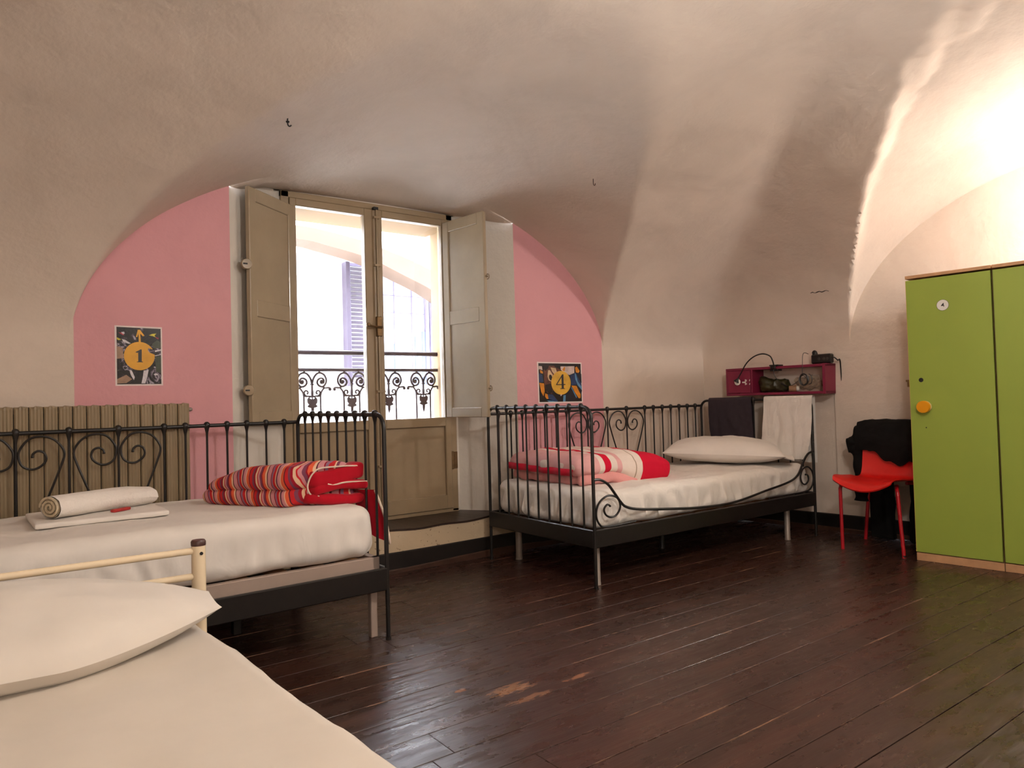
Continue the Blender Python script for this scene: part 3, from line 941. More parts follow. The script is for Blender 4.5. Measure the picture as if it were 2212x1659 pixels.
base(BED_A.location, th, .262, .345, [(2.030, -.868, .0155, BASEGREY), (1.955, -.20, .018, IRON), (.10, -.87, .018, BASEGREY), (.10, -.15, .018, BASEGREY), (1.60, -.42, .018, IRON)],
     'grey metal bed base showing under the mattress in front of the radiator', 'bed base', BASEGREY, 'square')
# ------------------------------------------------------------------ mattresses
def wrinkle(amp, sc, edge=0.0, zref=None, hang=0.0, seed=0.0):
    def d(p, n):
        q = Vector((p.x*sc+seed, p.y*sc, p.z*sc*.55))
        k = fbm(q, 3)
        a = amp*k
        if zref is not None:
            side = 1-abs(n.z)
            t = max(0, min(1, (zref-p.z)/.12))
            w = p.x if abs(n.y) > abs(n.x) else p.y
            f = fbm((w*16+seed, p.z*3.0, seed), 2)+.5*math.sin(w*55+4*fbm((w*5, p.z*4, 2), 2)+p.z*18)
            a += hang*f*side*t
        return n*a
    return d
def mattress(loc, rz, x0, x1, y0, y1, z0, z1, label, m, amp, hang, seed, r=.05):
    mb = MB()
    mb.soft(x0, x1, y0, y1, z0, z1, r, (150, 76, 20), 0, wrinkle(amp, 5, 0, z1-.03, hang, seed))
    o = mb.build('mattress', [m], None, sharp=None)
    o.location = loc; o.rotation_euler = (0, 0, rz)
    tag(o, label, 'mattress')
    return o
mattress(BED_A.location, th, .03, BL-.035, -BW+.02, -.03, .345, .565, 'white sheeted mattress under the red striped duvet and the rolled towel', SHEET, .009, .010, 1.3, .062)
mattress((0, 0, 0), 0, .03, BL-.03, -BW+.025, -.03, .290, .492, 'creased white sheeted mattress on the corner day bed', SHEETB, .011, .027, 7.7, .055)
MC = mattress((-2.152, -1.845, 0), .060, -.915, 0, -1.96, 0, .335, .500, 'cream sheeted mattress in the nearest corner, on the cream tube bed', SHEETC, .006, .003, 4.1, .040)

# ------------------------------------------------------------------ cream tube bed nearest the camera
def tube_bed():
    root = thing('tube_bed', 'cream enamelled steel tube bed with a brown capped post, nearest of the beds', 'bed', (-2.57, -1.80, 0))
    for x in (-.47, .447):
        mb = MB(); mb.tube([(x, 0, .012), (x, 0, .650)], .0168, 16)
        p = mb.build('post', [CREAM], root)
        c = MB(); c.lathe([(.0172, .646), (.0176, .648), (.0176, .656), (.015, .660), (.001, .661)], 20, 0, Matrix.Translation((x, 0, 0)))
        c.build('post_cap', [BROWNCAP], p)
        f = MB(); f.lathe([(.0175, 0), (.0175, .014)], 14, 0, Matrix.Translation((x, 0, 0))); f.build('foot_cap', [BROWNCAP], p)
        s = MB(); s.lathe([(.0042, -.0015), (.0042, .0015)], 10, 0, Matrix.Translation((x+.003, -.0165, .628)) @ Matrix.Rotation(math.radians(90), 4, 'X')); s.build('screw', [DARK], p)
    for z in (.634, .571, .494, .30):
        mb = MB(); mb.tube([(-.456, 0, z), (.434, 0, z)], .0085 if z > .55 else .008, 12); mb.build('rail', [CREAM], root)
    for x in (-.43, .43):
        mb = MB(); mb.box(x-.013, x+.013, -2.0, -.012, .285, .325, .003); mb.build('side_rail', [CREAM], root)
        l = MB(); l.tube([(x, -1.98, .0), (x, -1.98, .32)], .015, 12); l.build('leg', [CREAM], root)
    s = MB(); s.box(-.42, .42, -.03, .03, .322, .334, .003); me = s.mesh('slat', [BEECH])
    for i in range(12):
        o = link('slat', me, root); o.location = (0, -.10-1.80*i/11, 0)
tube_bed()

# ------------------------------------------------------------------ pillows
def pillow(name, label, m, L, D, H, M, sag=0.0, seed=0.0, pinch=.10, n=(56, 36), crease=.012, flange=0.0, ex=.55, low=.62, cut=False):
    mb = MB()
    def surf(sg):
        def fn(u, v):
            a, b = 2*u-1, 2*v-1
            # outline pulled in between the corners
            ka = 1-pinch*(1-b*b)*abs(a)**3; kb = 1-pinch*(1-a*a)*abs(b)**3
            x = a*L/2*(1-pinch*.7*(b*b-.0)*0-pinch*.55*(1-abs(b)**2)*abs(a)**4)
            y = b*D/2*(1-pinch*.9*(1-abs(a)**2)*abs(b)**4)
            if cut: y *= 1-(.84 if b < 0 else .66)*max(0, (a-.25)/.75)**1.4
            e = max(0, 1-abs(a)**2.6)**ex*max(0, 1-abs(b)**2.4)**.55
            h = H/2*e
            w = crease*(fbm((x*6+seed, y*6, sg*2), 3)+.7*fbm((x*3+seed, y*14, sg), 2))*e
            ray = math.exp(-(((abs(a)-1)**2+(abs(b)-1)**2)/.18))
            w += .006*math.sin(18*math.atan2(1-abs(b)+.01, 1-abs(a)+.01))*ray*e
            z = sg*(h+w) if sg > 0 else sg*(h*low)+w*.3
            return (x, y, z-sag*(a*a)*.0)
        return fn
    mb.grid(surf(1), n[0], n[1], 0, M); mb.grid(surf(-1), n[0], n[1], 0, M, flip=True)
    if flange:
        # flat open end of the pillow case
        def fl(u, v):
            b = 2*v-1
            x = L/2-.06+u*(flange+.04); y = b*D/2*(.97-.12*(1-u)*(1-abs(b)))
            if cut:
                y *= .27 if b < 0 else .46
                x = L/2-.06+u*(flange+.05)*(.45+.55*(b+1)/2)
            return (x, y, (.008*math.sin(9*b+2)*u if not cut else 0)-.02*u+.004)
        mb.grid(fl, 6, 24, 0, M); mb.grid(lambda u, v: tuple(Vector(fl(u, v))-Vector((0, 0, .004))), 6, 24, 0, M, flip=True)
    o = mb.build(name, [m], None, sharp=None)
    return tag(o, label, 'pillow', None)
_Mb = Matrix.Translation((1.715, -.465, .572)) @ Matrix.Rotation(math.radians(-55), 4, 'Z') @ Matrix.Rotation(math.radians(2), 4, 'Y')
pillow('pillow', 'white pillow at the headboard of the corner day bed', PILLOWM, .82, .46, .225, _Mb, seed=3.1, flange=.07)
_Mc = Matrix.Translation((-2.562, -2.030, .567)) @ Matrix.Rotation(math.radians(2), 4, 'Z') @ Matrix.Rotation(math.radians(9), 4, 'X') @ Matrix.Rotation(math.radians(2), 4, 'Y')
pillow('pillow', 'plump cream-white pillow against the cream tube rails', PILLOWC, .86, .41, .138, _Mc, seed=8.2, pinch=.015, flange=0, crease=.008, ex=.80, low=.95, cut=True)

# ------------------------------------------------------------------ folded duvets
def skewframe(o, ex, ey, z=0.0):
    return Matrix(((ex[0], ey[0], 0, o[0]), (ex[1], ey[1], 0, o[1]), (0, 0, 1, z), (0, 0, 0, 1)))
def duvet_a():
    P0 = (-1.520, -.800)
    ex = (.99, .09); ey = (-.47, .88)
    M = skewframe(P0, ex, ey)
    root = thing('duvet', 'folded duvet with red, orange and mauve stripes, crimson lining at its open end', 'duvet', (P0[0], P0[1], .565))
    I = Matrix.Translation((-P0[0], -P0[1], -.565))
    MM = I @ M
    def dsp(seed, taper, amp=.011):
        def d(p, n):
            k = fbm((p.x*7+seed, p.y*6, p.z*9), 3)
            v = n*(amp*k)
            t = max(0, p.y-.10)/.42
            v += Vector((0, 0, -taper*t*t*max(0, (p.z-.575)/.15)))
            return v
        return d
    mb = MB(); mb.soft(-.012, .300, .02, .53, .566, .638, .034, (40, 44, 12), 0, dsp(2.0, .02), MM)
    mb.build('lower_fold', [STRIPA], root, sharp=None)
    def dtop(p, n):
        v = dsp(5.0, .075)(p, n)
        # the top layer rolls over towards the viewer near the corner
        v += Vector((-.012*math.sin(min(1, max(0, (p.z-.62)/.1))*math.pi), 0, 0))
        return v
    mb = MB(); mb.soft(-.006, .300, .012, .50, .630, .742, .045, (44, 44, 16), 0, dtop, MM)
    mb.build('upper_fold', [STRIPA], root, sharp=None)
    # crimson lining, three layers with gaps between them
    for (a, b, z0, z1, y0, sd, tilt) in ((.055, .322, .567, .612, -.012, 1.1, .0), (.075, .335, .610, .655, -.022, 4.4, .006), (.070, .315, .655, .728, -.016, 9.3, -.004)):
        def dl(p, n, sd=sd, tilt=tilt):
            k = fbm((p.x*9+sd, p.y*8, p.z*12), 3)
            return n*(.006*k)+Vector((0, 0, tilt*math.sin(p.x*12)-.02*max(0, p.x-.24)*4*max(0, (p.z-.6)/.1)+.012*math.sin(p.x*14+sd)*(1 if p.y < .05 else 0)))
        mb = MB(); mb.soft(a, b, y0, .34, z0, z1, .020, (34, 26, 10), 0, dl, MM)
        mb.build('lining', [LINING], root, sharp=None)
    # pale piping along the open edges
    def pipe(L, r=.0045):
        m = MB(); m.tube([MM @ Vector(p) for p in smoothpath(L, 6)], r, 6); m.build('piping', [PIPING], root)
    pipe([(.308, -.010, .716), (.25, -.010, .722), (.18, -.010, .724), (.105, -.008, .722), (.078, -.002, .702), (.064, .004, .672), (.060, .005, .640), (.072, .000, .613), (.10, -.008, .606)], .0035)
    pipe([(.325, -.012, .648), (.27, -.016, .652), (.21, -.017, .654), (.16, -.016, .648), (.135, -.014, .654)], .0038)
    # one corner hangs over the end of the mattress
    def fall(u, v):
        x = .325+.018*math.sin(u*2.4)+(.030*u)+.006*math.sin(v*9); y = -.05+.14*v-.03*u
        z = .610-.24*u*(1-.25*v)
        return (x, y, z)
    m = MB()
    m.grid(lambda u, v: tuple(MM @ Vector(fall(u, v))), 14, 10)
    m.grid(lambda u, v: tuple(MM @ (Vector(fall(u, v))+Vector((.010, 0, 0)))), 14, 10, flip=True)
    m.tube([MM @ Vector(fall(u, 0))+Vector((.004, 0, 0)) for u in np.linspace(0, 1, 10)], .0055, 6, 1)
    m.build('hanging_corner', [LINING, PIPING], root, sharp=None)
duvet_a()

STRIPB = stripes('cotton_striped_pink', [(4,_w),(13,_p),(3,_w),(4,_h),(4,_w),(3.5,_p),(8,_w),(.8,(170,150,130)),(4,_w),(14,_h),(20,_h)], 1.0, 0, .012, 4.0, skew=0.06, bump=0.4, off=0.13)
STRIPB2 = stripes('cotton_pink_underside', [(4,_p),(2,_q),(5,_p),(1,_h)], 1.0, 0, .01, 4.0, bump=0.4)
PINKS = cloth('cotton_pink_pale', (216, 150, 146), bump=.4, scale=14)
CRIM = cloth('cotton_hot_pink', (200, 18, 50), bump=.2)
def duvet_b():
    root = thing('duvet', 'folded pale pink duvet with white, rose and hot pink stripes', 'duvet', (.16, -.40, .492))
    def d0(seed, amp=.012):
        def d(p, n):
            k = fbm((p.x*5+seed, p.y*6, p.z*8), 3)
            v = n*(amp*k)
            # quilted ripple along the open side
            if p.x < .10: v += Vector((.006*math.sin(p.y*46), 0, .004*math.sin(p.y*46)))
            # the far end slopes down
            t = max(0, p.x-.38)/.36
            v += Vector((0, 0, -.060*t*t*max(0, (p.z)/.18)))
            t2 = max(0, min(1, (p.x-.22)/.22))
            v += Vector((0, 0, -.062*t2*max(0, min(1, (.13-p.z)/.075))))
            b = max(0, p.y-.20)/.2
            v += Vector((0, 0, -.045*b*b*max(0, p.z/.2)))
            f = max(0, -.12-p.y)/.2
            v += Vector((0, 0, -.035*f*f*max(0, p.z/.2)))
            return v
        return d
    mb = MB(); mb.soft(-.030, .45, -.312, .36, .000, .085, .040, (60, 50, 12), 0, d0(3), None); mb.build('lower_fold', [PINKS], root, sharp=None)
    mb = MB(); mb.soft(-.065, .735, -.318, .365, .055, .180, .062, (80, 60, 22), 0, d0(6), None); mb.build('upper_fold', [STRIPB], root, sharp=None)
    # hot pink band low along the open side
    def band(u, v):
        y = .33-.62*u
        x = -.069-.010*math.sin(v*math.pi)+.006*math.sin(y*46)
        return (x+.005, y, .070+.040*v-.012*u)
    mb = MB(); mb.grid(band, 60, 6); mb.build('edge_band', [CRIM], root, sharp=None)
duvet_b()

# ------------------------------------------------------------------ towel, folded sheet and packet on the radiator-side bed
def roll_set():
    # folded sheet
    mb = MB()
    P = skewframe((-2.405, -.625), (.985, .03), (-.03, .98))
    def d(p, n): return n*(.002*fbm((p.x*12, p.y*12, p.z*9), 2))
    mb.soft(0, .455, 0, .39, .569, .590, .008, (24, 24, 4), 0, d, P)
    o = mb.build('folded_sheet', [SHEET], None, sharp=None); tag(o, 'thin flat folded white sheet lying under the rolled towel', 'sheet')
    # rolled towel
    a = Vector((-2.350, -.535, .634)); b = Vector((-1.985, -.330, .634))
    ax_ = (b-a).normalized(); L = (b-a).length
    ang = math.atan2(ax_.y, ax_.x)
    M = Matrix.Translation(a) @ Matrix.Rotation(ang, 4, 'Z')
    mb = MB(); n = 28
    def prof(k, t):
        w = 2*math.pi*k/n
        rr = .046+.003*fbm((k*.5, t*3, 1), 2)
        y, z = 1.30*rr*math.cos(w), rr*math.sin(w)*.92
        if t > .75: z -= .014*(t-.75)*4*(1 if z > 0 else 0)
        return (t*L, y, z)
    nl = 20
    v = [prof(k, t) for t in np.linspace(0, 1, nl+1) for k in range(n)]
    f = [(i*n+k, (i+1)*n+k, (i+1)*n+(k+1) % n, i*n+(k+1) % n) for i in range(nl) for k in range(n)]
    mb.add(v, f, 0, True, M)
    mb.add([prof(k, 1) for k in range(n)], [tuple(range(n))], 0, False, M)
    root = mb.build('rolled_towel', [TOWELM]); tag(root, 'white terry towel rolled up on the folded sheet', 'towel')
    # spiral end
    m = MB()
    sp = []
    for i in range(60):
        w = i/59*2*math.pi*2.6; r = .043*(1-i/70)
        sp.append((-.004, 1.28*r*math.cos(w), .92*r*math.sin(w)))
    m.tube([M @ Vector(p) for p in sp], .0052, 6)
    m.add([tuple(M @ Vector((.004, 1.2*.042*math.cos(q), .042*.9*math.sin(q)))) for q in np.linspace(0, 2*math.pi, 20, endpoint=False)], [tuple(range(20))[::-1]], 0)
    m.build('spiral_end', [TOWELE], root, sharp=None)
    t = MB()
    t.soft(-.042, .042, -.011, .011, 0, .012, .004, (10, 4, 2), 0, None, Matrix.Translation((-2.112, -.487, .590)) @ Matrix.Rotation(math.radians(38), 4, 'Z'))
    o = t.build('packet', [REDX], None); tag(o, 'narrow small red packet lying at the foot of the rolled towel', 'packet')
roll_set()

# ------------------------------------------------------------------ cloths over the headboard
def drape(name, label, m, ya, yb, ztop, zf, zb, thick, skewf, seed, cat):
    """hangs over the rail at x = BL; front (room) side and back side"""
    mb = MB(); nu, nv = 30, 60
    rad = .0135+thick
    def mk(off):
        def fn(u, v):
            y = ya+(yb-ya)*u
            a = rad+off
            Lf, Lb = ztop-zf, ztop-zb; arc = math.pi*a; tot = Lf+arc+Lb
            s = v*tot
            hang = 0.0
            if s < Lf:
                x, z = -a, ztop-(Lf-s); t = (Lf-s)/Lf; hang = t
                y += skewf*t*t
            elif s < Lf+arc:
                w = (s-Lf)/a
                x, z = -a*math.cos(w), ztop+a*math.sin(w)
            else:
                x, z = a, ztop-(s-Lf-arc); hang = (s-Lf-arc)/Lb*.6
            fold = (.010*math.sin(u*9+seed+2*fbm((u*2, z*3, seed), 2))+.010*fbm((u*5+seed, z*6, 1), 3))*min(1, hang*2.2)
            sg = -1 if s < Lf+arc/2 else 1
            return (BL+x+sg*abs(fold)*(1 if s < Lf else .3), y, z)
        return fn
    mb.grid(mk(.0), nu, nv, 0, None, flip=True); mb.grid(mk(-.004), nu, nv, 0, None)
    o = mb.build(name, [m], None, sharp=None)
    tag(o, label, cat)
drape('cloth', 'dark charcoal cloth hanging over the headboard above the pillow', NAVY, -.088, -.475, .944, .60, .66, .006, -.030, 1.0, 'cloth')
drape('towel', 'cream-white towel hung over the headboard beside the charcoal cloth', SHEETB, -.585, -.962, .944, .52, .50, .008, .045, 4.0, 'towel')

# ------------------------------------------------------------------ radiator
def radiator():
    root = thing('radiator', 'taupe painted sectional radiator on the pink wall behind the bed', 'radiator', (-2.32, .045, 0))
    z0, z1 = .12, 1.014; w = .0506
    prof = [(-w/2, .040), (-w/2, -.036), (-w/2+.004, -.040)]
    for i in range(13):
        x = -w/2+.006+(w-.012)*i/12
        prof.append((x, -.040-.0011*math.cos(i*math.pi*2/4)))
    prof += [(w/2-.004, -.040), (w/2, -.036), (w/2, .040)]
    mb = MB(); n = len(prof)
    lv = [(z0, .9), (z0+.012, 1), (z1-.012, 1), (z1-.003, .93), (z1, .80)]
    v = []
    for (z, k) in lv: v += [(x, y*k, z+(.004*math.cos(x/w*math.pi*3) if k < .95 and z > .5 else 0)) for x, y in prof]
    f = []
    for i in range(len(lv)-1):
        for k in range(n):
            l = (k+1) % n
            f.append((i*n+k, i*n+l, (i+1)*n+l, (i+1)*n+k))
    f.append(tuple(range(n))[::-1]); f.append(tuple((len(lv)-1)*n+k for k in range(n)))
    mb.add(v, f, 0, False)
    me = mb.mesh('section', [PAINTR])
    for i in range(21):
        x = -1.743-.0269-.0539*i
        o = link('section', me, root); o.location = (x+2.32, 0, 0)
    c = MB(); c.box(-.555, .575, -.020, .034, .14, .985); c.build('core', [DARK], root)
    vl = MB()
    X = Matrix.Translation((-1.743+2.32, 0, .985)) @ Matrix.Rotation(math.radians(90), 4, 'Y')
    vl.lathe([(.007, -.01), (.007, .004), (.0095, .005), (.0095, .015), (.007, .016), (.006, .020), (.001, .021)], 10, 0, X)
    vl.build('vent_valve', [STEEL], root)
    p = MB(); p.tube([(-1.75+2.32, 0, .16), (-1.70+2.32, 0, .16), (-1.695+2.32, 0, .15), (-1.695+2.32, 0, .0)], .011, 10); p.build('pipe', [PAINTR], root)
radiator()
# ------------------------------------------------------------------ posters
def print_mat(name, stops, scale, seed, stretch=(1, 1, 1), dist=1.2):
    m, nt, b = new_mat(name); t = NT(nt)
    tc = t.n('ShaderNodeTexCoord').outputs['Object']
    mp = t.n('ShaderNodeMapping'); mp.inputs['Location'].default_value = (seed, seed*.7, 0); mp.inputs['Scale'].default_value = stretch
    t.lk(tc, mp.inputs[0])
    f = t.noise(mp.outputs[0], scale, 6, 0.65, dist)
    t.lk(t.ramp(f, stops), b.inputs['Base Color'])
    b.inputs['Roughness'].default_value = 0.25
    return m
PR1 = print_mat('print_dark_graffiti', [(0.30, lin((14,13,14))), (0.52, lin((38,34,34))), (0.56, lin((92,80,96))), (0.585, lin((196,188,200))), (0.60, lin((52,48,52))), (0.70, lin((30,36,26))), (0.78, lin((120,30,50))), (0.9, lin((20,18,18)))], 11, 3.3, (1, .75, 1))
def col_print(n, rgb, var=.25, sc=25): return simple('print_'+n, rgb, 0.28, var=var, vscale=sc)
P_BLUE = col_print('blue', (42, 62, 100)); P_NAVY = col_print('navy', (38, 36, 44)); P_OR = col_print('orange', (206, 130, 34)); P_BR = col_print('brown', (98, 58, 44), .45, 40)
P_GR = col_print('grey', (196, 178, 170)); P_TAN = col_print('tan', (206, 176, 138)); P_SKY = col_print('sky', (92, 140, 176)); P_DK = col_print('dark', (34, 26, 24), .4)
P_AM = simple('print_amber', (216, 168, 60), 0.3, var=.22, vscale=9)
P_TB = col_print('taupe', (150, 120, 96), .4, 18); P_WH = col_print('white', (206, 200, 204), .2, 60); P_RD = col_print('red', (170, 40, 60)); P_YL = col_print('lemon', (206, 190, 40)); P_GN = col_print('moss', (56, 64, 46), .3)

class Sheet:
    """flat print: layers of thin shapes in sheet coordinates (0..w, 0..h)"""
    def __init__(self, root, M): self.r = root; self.M = M; self.k = 0
    def layer(self, name, polys, mat, step=1, label=None):
        self.k += step
        for p in polys:
            mb = MB()
            a = sum(p[i][0]*p[(i+1) % len(p)][1]-p[(i+1) % len(p)][0]*p[i][1] for i in range(len(p)))
            q = p if a > 0 else p[::-1]
            mb.prism(q, .0006, .0012+.00025*self.k, 0, self.M)
            mb.build(name, [mat], self.r)
def blob(cx, cy, rx, ry, rot=0, n=18, w=0.0, s=0):
    out = []
    for i in range(n):
        a = 2*math.pi*i/n; k = 1+w*math.sin(3*a+s)+w*.6*math.sin(5*a+2*s)
        x, y = rx*k*math.cos(a), ry*k*math.sin(a)
        out.append((cx+x*math.cos(rot)-y*math.sin(rot), cy+x*math.sin(rot)+y*math.cos(rot)))
    return out

def poster_one():
    x0, x1, z0, z1 = -2.046, -1.842, 1.105, 1.390
    root = thing('poster', 'portrait poster with a yellow arrow and the numeral 1 on a yellow disc', 'poster', (x0, YN, z0), 0, 'numbered posters')
    I = Matrix.Translation((-x0, -YN, -z0))
    M = I @ wall_frame(x0, YN-.0005, z0)
    w, h = x1-x0, z1-z0
    b = MB(); b.prism([(0, 0), (w, .0), (w-.001, h-.002), (-.001, h)], 0, .0010, 0, M); b.build('sheet', [PAPER], root)
    S = Sheet(root, M); e = .007
    S.layer('print', [[(e, e), (w-e, e), (w-e, h-e-.003), (e, h-e)]], PR1)
    # zoomed print coordinates: 300..1190 across, 1395..215 up
    sx = (w-2*e)/890; sz = (h-2*e)/1180
    q = lambda X, Y: (e+(X-300)*sx, e+(1395-Y)*sz)
    pl = lambda L: [q(*p) for p in L]
    S.layer('print_shape', [pl([(300,610),(420,640),(430,860),(300,870)]), pl([(300,1290),(480,1200),(600,1290),(480,1370),(300,1380)])], P_TB)
    S.layer('print_shape', [pl([(400,460),(470,480),(580,550),(540,560),(430,520)]), pl([(540,1090),(590,1110),(650,1250),(630,1310),(570,1200)]), pl([(830,1110),(930,1095),(900,1250),(860,1380),(780,1380),(810,1250)]), pl([(1060,690),(1190,660),(1190,690),(1070,720)]), pl([(1060,795),(1180,765),(1185,780),(1075,808)]), pl([(1030,1190),(1080,1165),(1130,1200),(1060,1215)]), pl([(1040,1030),(1110,1040),(1100,1052),(1040,1048)]), pl([(390,320),(450,310),(460,350),(420,370)])], P_WH)
    S.layer('print_shape', [pl([(330,325),(380,330),(455,375),(430,385)]), pl([(1080,400),(1150,425),(1130,450),(1085,420)])], P_RD)
    S.layer('print_shape', [pl([(940,375),(1010,340),(1100,330),(1060,375),(1085,410),(1020,385)]), pl([(305,430),(350,450),(390,470),(340,490),(305,470)])], P_YL)
    S.layer('print_shape', [pl([(1000,560),(1110,470),(1190,520),(1190,640),(1040,640)]), pl([(1070,820),(1190,800),(1190,1160),(1080,1140)])], P_GN)
    cx, cy, r = 748, 810, 310
    D = [q(cx+r*math.cos(a), cy-(r-15)*math.sin(a)) for a in np.linspace(.50, 2*math.pi+.12, 46)]
    D += [q(955, 735), q(920, 690), q(930, 640)]
    S.layer('disc', [D], YELLOW, 2)
    S.layer('arrow', [pl([(738,515),(735,345),(710,415),(682,412),(722,262),(765,262),(858,385),(822,395),(770,340),(778,515)])], YELLOW, 0)
    S.layer('numeral', [pl([(690,938),(690,930),(722,922),(722,735),(700,745),(665,728),(740,690),(765,672),(795,672),(792,920),(818,930),(818,940)])], INK, 1)
poster_one()

def poster_four():
    x0, x1, z0, z1 = .4865, .8885, .957, 1.243
    root = thing('poster', 'landscape poster with the numeral 4 on an amber disc among blue and orange shapes', 'poster', (x0, YN, z0), 0, 'numbered posters')
    M = Matrix.Translation((-x0, -YN, -z0)) @ wall_frame(x0, YN-.0005, z0)
    w, h = x1-x0, z1-z0
    b = MB(); b.prism([(0, .004), (w, 0), (w-.002, h-.002), (-.004, h)], 0, .0010, 0, M); b.build('sheet', [PAPER], root)
    S = Sheet(root, M); e = .009
    S.layer('print', [[(e, e+.003), (w-e, e), (w-e-.002, h-e-.002), (e-.002, h-e)]], P_DK)
    sx = (w-2*e)/1190; sz = (h-2*e)/1120
    q = lambda X, Y: (e+(X-440)*sx, e+(1400-Y)*sz)
    pl = lambda L: [q(*p) for p in L]
    S.layer('print_shape', [pl([(440,360),(530,370),(540,480),(460,450),(440,470)]), pl([(1040,370),(1440,360),(1430,560),(1290,620),(1150,560),(1050,470)])], P_GR)
    S.layer('print_shape', [pl([(440,570),(530,610),(560,820),(440,830)]), pl([(1290,640),(1420,580),(1500,850),(1640,1080),(1630,880),(1460,540),(1440,600)]), pl([(590,1170),(800,1180),(950,1380),(700,1390),(620,1290)]), pl([(1310,640),(1420,590),(1460,720),(1500,900),(1340,920)])], P_BLUE)
    S.layer('print_shape', [pl([(1330,1000),(1480,1290),(1520,1330),(1600,1330),(1640,1080),(1500,900),(1360,950)]), pl([(1160,1180),(1330,1020),(1470,1300),(1380,1390),(1170,1395)]), pl([(1470,560),(1600,520),(1635,600),(1635,860),(1560,720)])], P_NAVY)
    S.layer('print_shape', [pl([(445,840),(570,860),(585,1090),(545,1220),(490,1100)]), pl([(470,470),(550,520),(550,580),(480,560)]), pl([(590,1140),(660,1170),(680,1300),(640,1330),(590,1230)]), pl([(1335,930),(1480,940),(1600,1200),(1590,1300),(1540,1310),(1430,1130)]), pl([(1455,400),(1510,370),(1590,500),(1550,560),(1480,540)]), pl([(1090,460),(1150,380),(1175,400),(1160,500),(1110,500)])], P_OR)
    S.layer('print_shape', [pl([(1440,560),(1475,600),(1520,800),(1635,980),(1635,1070),(1520,920),(1460,760)]), pl([(1100,1210),(1165,1205),(1150,1390),(1085,1395)]), pl([(1320,980),(1345,980),(1480,1260),(1470,1300)]), pl([(600,1290),(640,1340),(930,1370),(930,1385),(690,1390)])], P_SKY)
    S.layer('print_shape', [pl([(560,360),(1030,350),(1040,480),(960,560),(900,800),(780,1160),(640,1120),(580,900),(570,560)])], P_BR)
    S.layer('print_shape', [pl([(560,340),(720,330),(700,420),(620,500),(560,440)]), pl([(850,340),(1040,330),(1030,460),(900,400)]), pl([(600,900),(760,860),(800,1120),(700,1150),(620,1050)])], P_DK)
    S.layer('print_shape', [pl([(690,480),(740,480),(820,620),(830,720),(780,810),(700,770),(670,660)]), pl([(760,400),(900,420),(930,540),(860,600),(800,520)])], P_TAN)
    S.layer('print_shape', [blob(*q(752, 690), 42*sx, 85*sz, .25)], P_DK)
    S.layer('disc', [[q(1040+275*math.cos(a), 845-345*math.sin(a)) for a in np.linspace(0, 2*math.pi, 40, endpoint=False)]], P_AM, 2)
    S.layer('print_shape', [pl([(1010,1180),(1070,1180),(1025,1235)])], PAPER, 0)
    S.layer('numeral', [pl([(1005,1025),(1005,1012),(1052,1005),(1052,912),(900,912),(898,890),(1075,600),(1112,600),(1112,885),(1160,885),(1160,912),(1112,912),(1112,1005),(1145,1012),(1145,1025)])], INK, 1)
    S.layer('numeral', [pl([(930,886),(1052,886),(1052,690)])], P_AM, 1)
poster_four()

